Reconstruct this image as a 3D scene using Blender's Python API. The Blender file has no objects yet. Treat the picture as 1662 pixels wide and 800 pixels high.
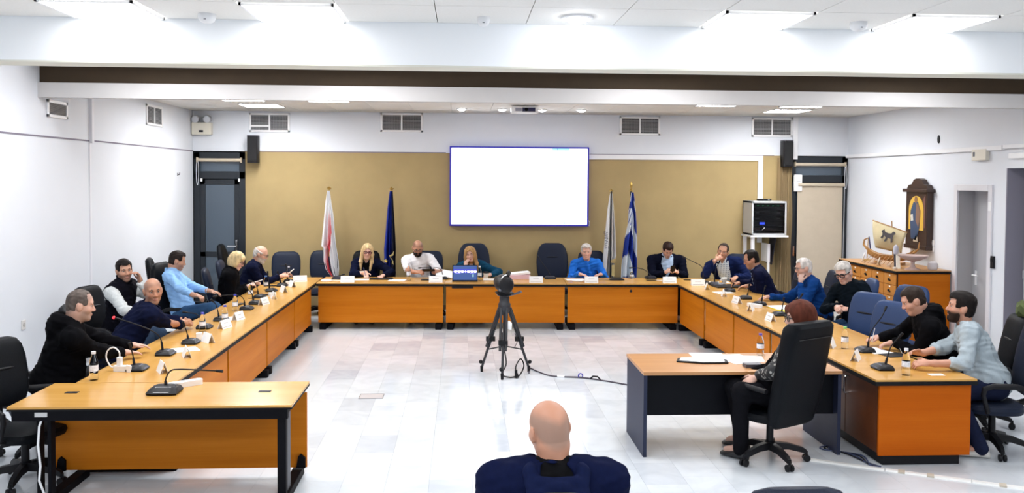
import bpy, bmesh, math, random
import numpy as np
from mathutils import Vector, Matrix
random.seed(7); np.random.seed(7)
C = bpy.context.scene.collection
SC = bpy.context.scene
PI = math.pi
def R(d): return d*PI/180

# ------------------------------------------------------------------ camera, world, light, exposure
FPX, CYPX, YAW, PITCH, ROLL, CAMZ = 1420.0, 335.86, 0.0563515, 0.0326550, -0.0063528, 2.33
def cam_axes():
    cy, sy = math.cos(YAW), math.sin(YAW)
    f, r, d = np.array([sy, cy, 0]), np.array([cy, -sy, 0]), np.array([0, 0, -1.])
    cp, sp = math.cos(PITCH), math.sin(PITCH)
    f2, d2 = cp*f+sp*d, cp*d-sp*f
    cr, sr = math.cos(ROLL), math.sin(ROLL)
    return cr*r+sr*d2, cr*d2-sr*r, f2
_r, _d, _f = cam_axes()
cam = bpy.data.cameras.new('camera'); camo = bpy.data.objects.new('camera', cam); C.objects.link(camo)
mw = Matrix.Identity(4)
for i in range(3):
    mw[i][0], mw[i][1], mw[i][2] = _r[i], -_d[i], -_f[i]
mw[2][3] = CAMZ
camo.matrix_world = mw
cam.sensor_width = 36.0; cam.lens = FPX/1662*36.0; cam.shift_y = -(400-CYPX)/1662
cam.clip_start = 0.05; cam.clip_end = 100
SC.camera = camo

w = bpy.data.worlds.new('world'); SC.world = w; w.use_nodes = True
w.node_tree.nodes['Background'].inputs[0].default_value = (0.9, 0.95, 1, 1)
w.node_tree.nodes['Background'].inputs[1].default_value = 0.3
PANEL_STRENGTH = 5.5
SPOT_STRENGTH = 60.0
vs = SC.view_settings
vs.view_transform = 'Standard'; vs.look = 'None'; vs.gamma = 1; vs.use_curve_mapping = False
vs.exposure = 0.28
SC.cycles.use_denoising = True
SC.cycles.max_bounces = 8; SC.cycles.diffuse_bounces = 5; SC.cycles.glossy_bounces = 4
SC.cycles.transmission_bounces = 6; SC.cycles.transparent_max_bounces = 8
SC.cycles.caustics_reflective = False; SC.cycles.caustics_refractive = False
SC.cycles.sample_clamp_indirect = 6

# ------------------------------------------------------------------ materials
MATS = {}
def mat(name, col, rough=.5, metal=0., emit=None, es=0., noise=0., nscale=20., bump=0., spec=.5, alpha=1, trans=0, coat=0, sheen=0, stretch=None, tint=None):
    if name in MATS: return MATS[name]
    m = bpy.data.materials.new(name); m.use_nodes = True
    nt = m.node_tree; b = nt.nodes['Principled BSDF']
    b.inputs['Base Color'].default_value = (*col, 1)
    b.inputs['Roughness'].default_value = rough; b.inputs['Metallic'].default_value = metal
    b.inputs['Specular IOR Level'].default_value = spec
    if coat: b.inputs['Coat Weight'].default_value = coat; b.inputs['Coat Roughness'].default_value = .08
    if sheen: b.inputs['Sheen Weight'].default_value = sheen
    if trans: b.inputs['Transmission Weight'].default_value = trans; b.inputs['IOR'].default_value = 1.33
    if emit: b.inputs['Emission Color'].default_value = (*emit, 1); b.inputs['Emission Strength'].default_value = es
    if noise or bump:
        tc = nt.nodes.new('ShaderNodeTexCoord'); mp = nt.nodes.new('ShaderNodeMapping')
        nt.links.new(tc.outputs['Object'], mp.inputs[0])
        if stretch: mp.inputs['Scale'].default_value = stretch
        n = nt.nodes.new('ShaderNodeTexNoise'); n.inputs['Scale'].default_value = nscale; n.inputs['Detail'].default_value = 4
        nt.links.new(mp.outputs[0], n.inputs['Vector'])
        if noise:
            r = nt.nodes.new('ShaderNodeValToRGB')
            lo = tint or tuple(c*(1-noise) for c in col); hi = tuple(min(1, c*(1+noise)) for c in col)
            r.color_ramp.elements[0].color = (*lo, 1); r.color_ramp.elements[1].color = (*hi, 1)
            r.color_ramp.elements[0].position = .3; r.color_ramp.elements[1].position = .7
            nt.links.new(n.outputs['Fac'], r.inputs[0]); nt.links.new(r.outputs[0], b.inputs['Base Color'])
        if bump:
            bp = nt.nodes.new('ShaderNodeBump'); bp.inputs['Strength'].default_value = bump; bp.inputs['Distance'].default_value = .01
            nt.links.new(n.outputs['Fac'], bp.inputs['Height']); nt.links.new(bp.outputs[0], b.inputs['Normal'])
    MATS[name] = m
    return m
def wood(name, c1, c2, c3, rough=.3, bands=(.5, .5, 9), spec=.5):
    """broad veneer bands plus fine grain, both stretched along local x"""
    if name in MATS: return MATS[name]
    m = bpy.data.materials.new(name); m.use_nodes = True
    nt = m.node_tree; b = nt.nodes['Principled BSDF']; L = nt.links
    tc = nt.nodes.new('ShaderNodeTexCoord')
    mp = nt.nodes.new('ShaderNodeMapping'); mp.inputs['Scale'].default_value = bands
    oi = nt.nodes.new('ShaderNodeObjectInfo')
    va = nt.nodes.new('ShaderNodeVectorMath'); va.operation = 'ADD'
    sc = nt.nodes.new('ShaderNodeMath'); sc.operation = 'MULTIPLY'; sc.inputs[1].default_value = 13.
    L.new(oi.outputs['Random'], sc.inputs[0])
    L.new(tc.outputs['Object'], va.inputs[0]); L.new(sc.outputs[0], va.inputs[1])
    L.new(va.outputs[0], mp.inputs[0])
    n1 = nt.nodes.new('ShaderNodeTexNoise'); n1.inputs['Scale'].default_value = 1.0; n1.inputs['Detail'].default_value = 2
    L.new(mp.outputs[0], n1.inputs['Vector'])
    mp2 = nt.nodes.new('ShaderNodeMapping'); mp2.inputs['Scale'].default_value = tuple(v*7 if v > 1 else v*2.5 for v in bands)
    L.new(va.outputs[0], mp2.inputs[0])
    n2 = nt.nodes.new('ShaderNodeTexNoise'); n2.inputs['Scale'].default_value = 2.0; n2.inputs['Detail'].default_value = 6; n2.inputs['Roughness'].default_value = .65
    L.new(mp2.outputs[0], n2.inputs['Vector'])
    mx = nt.nodes.new('ShaderNodeMix'); mx.data_type = 'FLOAT'; mx.inputs['Factor'].default_value = .35
    L.new(n1.outputs['Fac'], mx.inputs['A']); L.new(n2.outputs['Fac'], mx.inputs['B'])
    r = nt.nodes.new('ShaderNodeValToRGB')
    e = r.color_ramp.elements
    e[0].position = .33; e[0].color = (*c1, 1); e[1].position = .66; e[1].color = (*c3, 1)
    k = e.new(.5); k.color = (*c2, 1)
    L.new(mx.outputs['Result'], r.inputs[0]); L.new(r.outputs[0], b.inputs['Base Color'])
    b.inputs['Roughness'].default_value = rough; b.inputs['Specular IOR Level'].default_value = spec
    MATS[name] = m
    return m
def vcol(name, rough=.5, bump=0, nscale=60, spec=.4, sss=0):
    if name in MATS: return MATS[name]
    m = bpy.data.materials.new(name); m.use_nodes = True
    nt = m.node_tree; b = nt.nodes['Principled BSDF']
    a = nt.nodes.new('ShaderNodeAttribute'); a.attribute_name = 'Col'
    nt.links.new(a.outputs['Color'], b.inputs['Base Color'])
    b.inputs['Roughness'].default_value = rough; b.inputs['Specular IOR Level'].default_value = spec
    if sss:
        b.inputs['Subsurface Weight'].default_value = sss; b.inputs['Subsurface Radius'].default_value = (.012, .005, .003); b.inputs['Subsurface Scale'].default_value = 1.
    if bump:
        tc = nt.nodes.new('ShaderNodeTexCoord'); n = nt.nodes.new('ShaderNodeTexNoise'); n.inputs['Scale'].default_value = nscale
        nt.links.new(tc.outputs['Object'], n.inputs['Vector'])
        bp = nt.nodes.new('ShaderNodeBump'); bp.inputs['Strength'].default_value = bump; bp.inputs['Distance'].default_value = .005
        nt.links.new(n.outputs['Fac'], bp.inputs['Height']); nt.links.new(bp.outputs[0], b.inputs['Normal'])
    MATS[name] = m
    return m
WALL = mat('white_wall_paint', (.69, .715, .76), .6, noise=.012, nscale=2)
CEIL = mat('ceiling_tile_white', (.81, .80, .77), .8, noise=.02, nscale=60)
BEIGE = mat('beige_wall_fabric', (.375, .275, .125), .8, noise=.05, nscale=3, bump=.05)
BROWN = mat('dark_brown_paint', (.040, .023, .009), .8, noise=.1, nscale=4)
GREYC = mat('soffit_grey_paint', (.52, .505, .50), .7, noise=.02, nscale=3)
CREAM = mat('cream_lip_paint', (.72, .71, .62), .6)
TOPW = wood('desktop_beech_veneer', (.53, .27, .058), (.59, .315, .078), (.65, .36, .10), .22, (.6, 7, 7), .4)
PANW = wood('panel_beech_veneer', (.46, .130, .003), (.53, .160, .006), (.59, .19, .012), .45, (.45, 8, 8), .12)
CABW = wood('cabinet_cherry_veneer', (.46, .115, .004), (.52, .14, .007), (.56, .165, .011), .45, (.6, 6, 6), .12)
BLACK = mat('black_plastic', (.006, .006, .008), .5, spec=.25)
BLACKM = mat('black_painted_metal', (.004, .004, .006), .6, spec=.08)
EDGE = mat('black_edge_band', (.005, .005, .006), .6, spec=.2)
WHITE = mat('white_plastic', (.82, .82, .83), .4)
PAPER = mat('white_paper', (.86, .87, .88), .8)
CHROME = mat('polished_steel', (.7, .7, .72), .2, 1.)
ALU = mat('light_aluminium', (.62, .64, .68), .35, .6)
LEATHERK = mat('black_leather', (.003, .004, .006), .5, bump=.2, nscale=120, spec=.12)
LEATHERN = mat('navy_leather', (.009, .014, .031), .5, bump=.2, nscale=120, spec=.18)
LEATHERB = mat('blue_leather', (.014, .038, .115), .5, bump=.2, nscale=120, spec=.3)
PGREY = mat('grey_metal_plastic', (.10, .10, .12), .45)
BRASS = mat('brass_finial', (.55, .36, .10), .3, 1.)

# ------------------------------------------------------------------ mesh helpers
class MB:
    def __init__(s): s.v, s.f, s.m = [], [], []
    def add(s, vs, fs, mi=0):
        o = len(s.v); s.v += [tuple(map(float, p)) for p in vs]
        s.f += [tuple(i+o for i in q) for q in fs]; s.m += [mi]*len(fs); return s
    def box(s, c, d, M=None, mi=0):
        x, y, z = d[0]/2, d[1]/2, d[2]/2
        P = [Vector((sx*x, sy*y, sz*z)) for sz in (-1, 1) for sy in (-1, 1) for sx in (-1, 1)]
        P = [(M @ p if M else p)+Vector(c) for p in P]
        return s.add(P, [(0, 2, 3, 1), (4, 5, 7, 6), (0, 1, 5, 4), (2, 6, 7, 3), (0, 4, 6, 2), (1, 3, 7, 5)], mi)
    def bb(s, a, b, mi=0):
        return s.box([(a[i]+b[i])/2 for i in range(3)], [abs(b[i]-a[i]) for i in range(3)], None, mi)
    def rings(s, R_, closed=False, caps=True, mi=0):
        n = len(R_[0]); vs = [p for r in R_ for p in r]; fs = []
        K = len(R_)
        for k in range(K if closed else K-1):
            a, b = k*n, ((k+1) % K)*n
            for i in range(n):
                j = (i+1) % n; fs.append((a+i, a+j, b+j, b+i))
        if caps and not closed:
            fs.append(tuple(range(n-1, -1, -1))); fs.append(tuple((K-1)*n+i for i in range(n)))
        return s.add(vs, fs, mi)
    def tube(s, pts, r, n=8, closed=False, mi=0):
        pts = [Vector(p) for p in pts]; rr = r if isinstance(r, (list, tuple)) else [r]*len(pts)
        up = None; out = []
        for i, p in enumerate(pts):
            a = pts[i-1] if i > 0 else (pts[-1] if closed else p); b = pts[(i+1) % len(pts)] if (i < len(pts)-1 or closed) else p
            t = (b-a).normalized() if (b-a).length > 1e-9 else Vector((0, 0, 1))
            if up is None: up = t.orthogonal().normalized()
            else:
                up = (up - t*up.dot(t)); up = up.normalized() if up.length > 1e-6 else t.orthogonal().normalized()
            q = t.cross(up)
            out.append([p+(up*math.cos(2*PI*k/n)+q*math.sin(2*PI*k/n))*rr[i] for k in range(n)])
        return s.rings(out, closed, True, mi)
    def cyl(s, a, b, r, r2=None, n=16, mi=0): return s.tube([a, b], [r, r if r2 is None else r2], n, False, mi)
    def lathe(s, prof, c=(0, 0, 0), n=20, mi=0):
        out = []
        for r, z in prof: out.append([(c[0]+r*math.cos(2*PI*k/n), c[1]+r*math.sin(2*PI*k/n), c[2]+z) for k in range(n)])
        return s.rings(out, False, True, mi)
    def prism(s, poly, h, M=None, mi=0):
        """poly in local xy, extruded by h along local z, placed by M"""
        n = len(poly)
        vs = [Vector((x, y, 0)) for x, y in poly]+[Vector((x, y, h)) for x, y in poly]
        if M: vs = [M @ v for v in vs]
        fs = [tuple(range(n-1, -1, -1)), tuple(range(n, 2*n))]+[(i, (i+1) % n, n+(i+1) % n, n+i) for i in range(n)]
        return s.add(vs, fs, mi)
    def sphere(s, c, r, n=12, sc=(1, 1, 1), mi=0):
        out = []
        for k in range(1, n//2+3):
            t = PI*(k-.5)/(n//2+2)
            out.append([(c[0]+sc[0]*r*math.sin(t)*math.cos(2*PI*i/n), c[1]+sc[1]*r*math.sin(t)*math.sin(2*PI*i/n), c[2]-sc[2]*r*math.cos(t)) for i in range(n)])
        return s.rings(out, False, True, mi)
    def move(s, M):
        s.v = [tuple(M @ Vector(p)) for p in s.v]; return s
    def build(s, name, m=None, parent=None, smooth=False, bevel=0, seg=2):
        me = bpy.data.meshes.new(name); me.from_pydata(s.v, [], s.f); me.update()
        ms = m if isinstance(m, (list, tuple)) else [m]
        for x in ms: me.materials.append(x)
        if len(ms) > 1: me.polygons.foreach_set('material_index', s.m)
        if smooth:
            me.polygons.foreach_set('use_smooth', [True]*len(me.polygons))
            try: me.set_sharp_from_angle(angle=R(40))
            except Exception: pass
        bmx = bmesh.new(); bmx.from_mesh(me); bmesh.ops.recalc_face_normals(bmx, faces=bmx.faces); bmx.to_mesh(me); bmx.free()
        o = bpy.data.objects.new(name, me); C.objects.link(o)
        if parent: o.parent = parent
        if bevel:
            b = o.modifiers.new('bevel', 'BEVEL'); b.width = bevel; b.segments = seg; b.limit_method = 'ANGLE'; b.angle_limit = R(50)
        return o
def tag(o, label=None, cat=None, group=None, kind=None):
    if label: o['label'] = label
    if cat: o['category'] = cat
    if group: o['group'] = group
    if kind: o['kind'] = kind
    return o
def empty(name, loc=(0, 0, 0), rz=0, label=None, cat=None, group=None):
    o = bpy.data.objects.new(name, None); C.objects.link(o); o.location = loc; o.rotation_euler = (0, 0, rz); o.empty_display_size = .1
    return tag(o, label, cat, group)
KIDS = {}
def copy_tree(o, loc=None, rz=None, label=None, parent=None):
    c = o.copy(); C.objects.link(c)
    if parent: c.parent = parent
    if loc is not None: c.location = loc
    if rz is not None: c.rotation_euler = (0, 0, rz)
    if label: c['label'] = label
    for ch in list(o.children): copy_tree(ch, parent=c)
    return c
def structure(o): o['kind'] = 'structure'; return o
def rrect(w, h, r, n=4):
    out = []
    for cx, cy, a in ((w/2-r, h/2-r, 0), (-w/2+r, h/2-r, 90), (-w/2+r, -h/2+r, 180), (w/2-r, -h/2+r, 270)):
        for k in range(n+1):
            t = R(a+90*k/n); out.append((cx+r*math.cos(t), cy+r*math.sin(t)))
    return out
def sring(cx, cy, z, a, b, n=24, p=3.):
    """superellipse ring in the xy plane"""
    out = []
    for k in range(n):
        t = 2*PI*k/n; c, s_ = math.cos(t), math.sin(t)
        out.append((cx+a*math.copysign(abs(c)**(2/p), c), cy+b*math.copysign(abs(s_)**(2/p), s_), z))
    return out
def text_mesh(name, body, size, m, parent=None, M=None, ext=.0006, align='CENTER'):
    cu = bpy.data.curves.new(name, 'FONT'); cu.body = body; cu.size = size; cu.extrude = ext; cu.align_x = align; cu.align_y = 'CENTER'; cu.resolution_u = 2
    t = bpy.data.objects.new(name+'_src', cu); C.objects.link(t)
    dg = bpy.context.evaluated_depsgraph_get(); me = bpy.data.meshes.new_from_object(t.evaluated_get(dg))
    bpy.data.objects.remove(t); bpy.data.curves.remove(cu)
    me.materials.clear(); me.materials.append(m)
    if M: me.transform(M)
    o = bpy.data.objects.new(name, me); C.objects.link(o)
    if parent: o.parent = parent
    return o
# ------------------------------------------------------------------ room shell
XL, XR, YB, YF, ZC = -4.68, 6.96, 15.5, -3.0, 3.47
def area(x, y, z, sx, sy, power, col=(.97, .98, 1)):
    l = bpy.data.lights.new('unseen_ceiling_light', 'AREA'); l.shape = 'RECTANGLE'; l.size = sx; l.size_y = sy; l.energy = power; l.color = col
    o = bpy.data.objects.new('unseen_ceiling_light', l); C.objects.link(o); o.location = (x, y, z); return o
AREA_P = 21.0  # unseen lamps above and behind the camera, added to light the near room
for yy in (3.55, 0.9, -1.7):
    for xx in (-2.46, -1.15, 2.1, 3.4): area(xx, yy, ZC-.02, .6, .6, AREA_P)
MID_P = 34.0  # unseen lamps added over the middle, hidden behind the beam
for yy in (7.6, 9.2):
    for xx in (-3.2, -1.2, 2.1, 5.0): area(xx, yy, 3.78, .6, .6, MID_P)

FLOORM = bpy.data.materials.new('polished_marble'); FLOORM.use_nodes = True
def marble(m):
    nt = m.node_tree; b = nt.nodes['Principled BSDF']; L = nt.links
    oi = nt.nodes.new('ShaderNodeObjectInfo'); geo = nt.nodes.new('ShaderNodeNewGeometry')
    tc = nt.nodes.new('ShaderNodeTexCoord')
    n = nt.nodes.new('ShaderNodeTexNoise'); n.inputs['Scale'].default_value = 3.; n.inputs['Detail'].default_value = 6; n.inputs['Distortion'].default_value = 1.2
    L.new(geo.outputs['Position'], n.inputs['Vector'])
    r = nt.nodes.new('ShaderNodeValToRGB'); e = r.color_ramp.elements
    e[0].position = .0; e[0].color = (.53, .565, .62, 1); e[1].position = 1; e[1].color = (.69, .73, .78, 1)
    k = e.new(.3); k.color = (.62, .66, .70, 1); k = e.new(.6); k.color = (.65, .69, .725, 1)
    L.new(oi.outputs['Random'], r.inputs[0])
    r2 = nt.nodes.new('ShaderNodeValToRGB'); r2.color_ramp.elements[0].color = (.93, .93, .945, 1); r2.color_ramp.elements[1].color = (1.03, 1.03, 1.03, 1)
    r2.color_ramp.elements[0].position = .35; r2.color_ramp.elements[1].position = .6
    L.new(n.outputs['Fac'], r2.inputs[0])
    mx = nt.nodes.new('ShaderNodeMix'); mx.data_type = 'RGBA'; mx.blend_type = 'MULTIPLY'; mx.inputs['Factor'].default_value = 1
    L.new(r.outputs[0], mx.inputs['A']); L.new(r2.outputs[0], mx.inputs['B']); L.new(mx.outputs['Result'], b.inputs['Base Color'])
    b.inputs['Roughness'].default_value = .13; b.inputs['Specular IOR Level'].default_value = .5
marble(FLOORM)
GROUT = mat('floor_grout', (.62, .62, .61), .6)
floor = structure(MB().bb((XL-.3, YF-.2, -.1), (XR+.6, YB+.3, -.012)).build('floor', GROUT))
# marble tiles 33 x 51 cm, staggered from column to column
tw, td = .33, .51
tile_me = MB().bb((-tw/2+.0006, -td/2+.0006, -.014), (tw/2-.0006, td/2-.0006, 0)).build('floor_tile', FLOORM, floor)
first = True; rest = MB(); ntile = 0
for i in range(-14, 21):
    x = -.412+tw*i
    off = (i*7 % 3)*.17
    for j in range(0, 38):
        y = -2.9+off+td*j
        if y > 15.6 or x < XL-.2 or x > XR+.4: continue
        vis = (-1.5 < x < 3.45 and 6.9 < y < 13.4) or (-1.2 < x < 1.5 and 4.2 < y <= 6.9) or (1.5 <= x < 3.2 and 5.0 < y <= 6.9)
        if vis and ntile < 298:
            if first: o = tile_me; first = False
            else: o = tile_me.copy(); C.objects.link(o); o.parent = floor
            o.location = (x, y, 0); ntile += 1
        else:
            rest.bb((x-tw/2+.0006, y-td/2+.0006, -.014), (x+tw/2-.0006, min(y+td/2-.0006, 15.7), 0))
ro = rest.build('floor_tile_field', mat('polished_marble_far', (.64, .68, .72), .13, noise=.04, nscale=2.5), floor); ro['kind'] = 'stuff'

# --- left wall with its seam, duct and recessed line
wl = structure(MB().bb((XL-.15, YF, 0), (XL, YB, 3.9)).build('wall_left', WALL))
SEAM = mat('wall_seam_shadow_gap', (.20, .18, .23), .8)
o = MB().bb((XL, YF, 2.757), (XL+.006, 11.27, 2.775)).bb((XL, 11.36, 2.763), (XL+.006, YB, 2.781)).build('wall_seam', SEAM, wl)
structure(MB().bb((XL, 11.28, 2.74), (XL+.035, 11.345, 3.45)).bb((XL, 11.26, 0), (XL+.012, 11.3, 2.74)).build('trim_1', mat('trim_white', (.74, .74, .78), .5), None))
structure(MB().bb((XL, YF, 0), (XL+.015, YB, .08)).build('baseboard_left', mat('baseboard_grey', (.52, .52, .54), .4)))
# --- back wall: white band above, beige fabric below
wb = structure(MB().bb((XL-.15, YB, 2.77), (XR+.15, YB+.15, 3.9)).build('wall_back', WALL))
MB().bb((-3.79, YB+.002, 0), (5.87, YB+.15, 2.77)).build('beige_panel', BEIGE, wb)
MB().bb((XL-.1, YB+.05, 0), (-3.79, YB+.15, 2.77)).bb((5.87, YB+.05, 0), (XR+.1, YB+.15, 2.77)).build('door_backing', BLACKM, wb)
MB().bb((-3.79, YB-.004, 2.765), (-.3, YB, 2.782)).build('wall_seam', SEAM, wb)
TRW = mat('duct_white', (.80, .80, .82), .45)
structure(MB().bb((2.2, YB-.03, 2.675), (5.392, YB, 2.765)).bb((5.303, YB-.03, 1.2), (5.392, YB, 2.675)).build('trim_2', TRW, bevel=.003))
MB().bb((2.2, YB-.005, 2.765), (5.6, YB, 2.775)).build('wall_seam', SEAM, wb)
structure(MB().bb((5.93, YB-.04, 2.70), (6.02, YB, 3.46)).build('trim_3', TRW, bevel=.003))
structure(MB().bb((-3.79, YB-.012, 0), (5.87, YB, .08)).build('baseboard_back', mat('baseboard_brown', (.15, .1, .06), .4)))
# --- right wall with a door niche and a tall opening
DY0, DY1, DZ, OY0, OY1, OZ = 11.2, 11.92, 2.2, 8.2, 10.85, 2.5
wr = structure(MB().bb((XR, DY1, 0), (XR+.3, YB, 3.9)).bb((XR, DY0, DZ), (XR+.3, DY1, 3.9)).bb((XR, OY1, 0), (XR+.3, DY0, 3.9))
               .bb((XR, OY0, OZ), (XR+.3, OY1, 3.9)).bb((XR, YF, 0), (XR+.3, OY0, 3.9)).build('wall_right', WALL))
structure(MB().bb((XR-.045, DY0-.3, 2.735), (XR, YB, 2.795)).bb((XR-.045, OY0, 2.75), (XR, OY1+.03, 2.80)).build('trim_4', TRW, bevel=.004))
GREYD = mat('grey_door_paint', (.42, .42, .44), .45)
structure(MB().bb((XR-.02, YF, 0), (XR, OY0, .08)).bb((XR-.02, DY1+.1, 0), (XR, YB, .08)).build('baseboard_right', mat('baseboard_grey', (.5, .5, .5), .4)))
dr = structure(MB().bb((XR+.22, DY0, 0), (XR+.27, DY1, DZ)).build('door_1', GREYD))
FR = mat('door_frame_grey_white', (.66, .65, .68), .4)
MB().bb((XR-.025, DY1, 0), (XR, DY1+.085, DZ+.085)).bb((XR-.025, DY0-.085, 0), (XR, DY0, DZ+.085)).bb((XR-.025, DY0, DZ), (XR, DY1, DZ+.085)).build('door_frame', FR, dr, bevel=.004)
MB().bb((XR, DY1-.015, 0), (XR+.22, DY1, DZ)).bb((XR, DY0, 0), (XR+.22, DY0+.015, DZ)).build('door_jamb', mat('jamb_grey', (.36, .35, .36), .5), dr)
MB().tube([(XR+.22, DY1-.1, 1.02), (XR+.16, DY1-.1, 1.02), (XR+.155, DY1-.22, 1.02)], .012, 8).box((XR+.215, DY1-.1, .98), (.012, .04, .2)).build('door_handle', WHITE, dr, True)
MB().box((XR-.012, DY0-.04, 2.0), (.03, .06, .12)).build('closer_box', WHITE, dr, bevel=.004)
od = structure(MB().bb((XR+.2, OY0, 0), (XR+.25, OY1-.1, OZ)).build('door_2', mat('grey_sliding_leaf', (.30, .31, .34), .4)))
MB().bb((XR+.17, OY1-.26, 0), (XR+.21, OY1-.13, OZ)).bb((XR+.16, OY1-.2, 0), (XR+.17, OY1-.19, OZ)).build('edge_profile', ALU, od, bevel=.004)
MB().bb((XR, OY1-.02, 0), (XR+.28, OY1, OZ)).build('door_jamb', mat('jamb_violet_grey', (.21, .2, .25), .5), od)
MB().box((XR+.155, OY1-.2, 2.2), (.02, .1, .1)).box((XR+.155, OY1-.2, 1.15), (.02, .1, .1)).build('hinge', ALU, od)
MB().bb((XR-.05, OY0, 2.62), (XR, OY1-.1, 2.69)).build('blind_box', WHITE, od, bevel=.006)
structure(MB().bb((XL-.15, YF-.15, 0), (XR+.3, YF, 3.9)).build('wall_front', WALL))

# --- ceiling: suspended tiles near and far, deep beam, dark recess and grey soffit
ce = structure(MB().bb((XL-.1, YF-.1, ZC+.03), (XR+.3, 6.5, ZC+.1)).bb((XL-.1, 6.5, 3.8), (XR+.3, 10.1, 3.9)).bb((XL-.1, 10.1, ZC+.03), (XR+.3, YB+.1, ZC+.1)).build('ceiling', CEIL))
ct = MB().bb((-.322, -.322, 0), (.322, .322, .02)).build('ceiling_tile', CEIL, ce)
PAN = [(-2.465, 6.175), (-1.165, 6.175), (2.085, 6.175), (3.385, 6.175)]
FAR = [(-3.25, 13.0), (-3.2, 14.2), (-2.0, 13.02), (3.86, 13.02), (5.2, 13.08), (5.3, 14.12)]
k = 0; field = MB()
for i in range(-8, 12):
    x = .135+.65*i
    for j in range(-14, 16):
        y = 6.175+.65*j
        if 6.4 < y < 10.3: continue
        if y > YB-.3: y = YB-.33
        if any(abs(x-a) < .1 and abs(y-b_) < .1 for a, b_ in PAN): continue
        if x-.325 < XL-.35 or x+.325 > XR+.4: continue
        near = 5.4 < y < 6.4 and -4 < x < 5
        far = 11.8 < y
        if near or far:
            o = ct if k == 0 else ct.copy()
            if k: C.objects.link(o); o.parent = ce
            o.location = (x, y, ZC); k += 1
        else: field.bb((x-.322, y-.322, ZC), (x+.322, y+.322, ZC+.02))
fo = field.build('ceiling_tile_field', CEIL, ce); fo['kind'] = 'stuff'
bm_ = structure(MB().bb((XL-.05, 6.5, 3.158), (XR+.05, 6.74, 3.8)).build('beam_1', mat('beam_white_paint', (.93, .945, .96), .6)))
MB().bb((XL-.05, 6.5, 3.145), (XR+.05, 6.74, 3.158)).build('beam_lip', CREAM, bm_)
so = structure(MB().bb((XL-.05, 9.95, 3.19), (XR+.05, 10.06, 3.355)).build('soffit_1', GREYC))
MB().bb((XL-.05, 10.06, 3.195), (XR+.05, 10.12, 3.5)).build('soffit_back', GREYC, so)
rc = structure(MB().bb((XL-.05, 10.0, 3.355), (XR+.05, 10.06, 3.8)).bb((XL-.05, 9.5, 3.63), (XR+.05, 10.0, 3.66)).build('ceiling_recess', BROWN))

# --- light panels
LIGHTF = mat('far_light_panel_diffuser', (.9, .9, .9), .5, emit=(.98, .985, 1), es=PANEL_STRENGTH*7)
LIGHT = mat('light_panel_diffuser', (.9, .9, .9), .5, emit=(.98, .985, 1), es=PANEL_STRENGTH)
def light_panel(x, y, label, m=None):
    t = empty('ceiling_light', (x, y, ZC), 0, label, 'ceiling light', 'square ceiling light panels')
    fr = MB()
    for a in (0, 1):
        for s_ in (-1, 1):
            c = [0, 0, -.004]; d = [.62, .62, .022]; c[a] = s_*.302; d[a] = .016
            fr.box(c, d)
    fr.build('frame', WHITE, t)
    MB().box((0, 0, -.006), (.59, .59, .012)).build('diffuser', m or LIGHT, t)
PL = ['square light panel at the near ceiling left end, first of four before the beam', 'second square light panel from the left in the near row before the beam',
      'third square light panel from the left in the near row before the beam', 'square light panel at the right end of the near row before the beam']
FL = ['thin far ceiling light panel near the left wall, upper one over the emergency lamp', 'lower far ceiling light panel close to the left vent on the back wall', 'far ceiling light panel third from the left, above the pink and white flag',
      'far ceiling light panel right of centre, left one of the right trio', 'far ceiling light panel furthest right, upper one of the overlapping pair', 'lower far light panel of the right pair, just above the right wall vent']
for (x, y), l in zip(PAN, PL): light_panel(x, y, l)
for (x, y), l in zip(FAR, FL): light_panel(x, y, l, LIGHTF)
SPOT = mat('spot_bulb', (.9, .9, .9), .5, emit=(.9, .93, 1), es=SPOT_STRENGTH)
def spot(x, y, label, r=.065, grp='small ceiling spotlights'):
    t = empty('ceiling_spotlight', (x, y, ZC), 0, label, 'spotlight', grp)
    MB().lathe([(r*1.35, 0), (r*1.35, -.012), (r*1.05, -.02), (r*1.0, -.006)], n=20).build('rim', WHITE, t, True)
    MB().sphere((0, 0, -.012), r*.9, 14, (1, 1, .55)).build('bulb', SPOT, t, True)
for x, l in zip((-.02, .64, 1.3, 1.95), ('first small spotlight left of the ceiling projector', 'small spotlight just left of the ceiling projector', 'small spotlight just right of the ceiling projector', 'rightmost small spotlight in the row above the screen')):
    spot(x, 14.4, l)
spot(.80, 6.17, 'round downlight in the near ceiling tiles before the beam', .085, None)
def detector(x, y, label, r=.06):
    t = empty('smoke_detector', (x, y, ZC), 0, label, 'smoke detector')
    MB().lathe([(r, 0), (r*1.05, -.02), (r*.85, -.05), (r*.5, -.062), (0.001, -.064)], n=22).build('housing', WHITE, t, True)
    for a in (-.5, 0, .5): MB().box((r*.5*math.sin(a), -r*.92*math.cos(a)+.006, -.04), (.016, .01, .012)).build('slot', PGREY, t)
detector(-1.80, 6.3, 'round white smoke detector between the two left ceiling panels')
detector(.142, 6.25, 'flat white smoke detector left of the round ceiling downlight', .045)
detector(2.845, 6.2, 'round white smoke detector between the two right ceiling panels')
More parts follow.
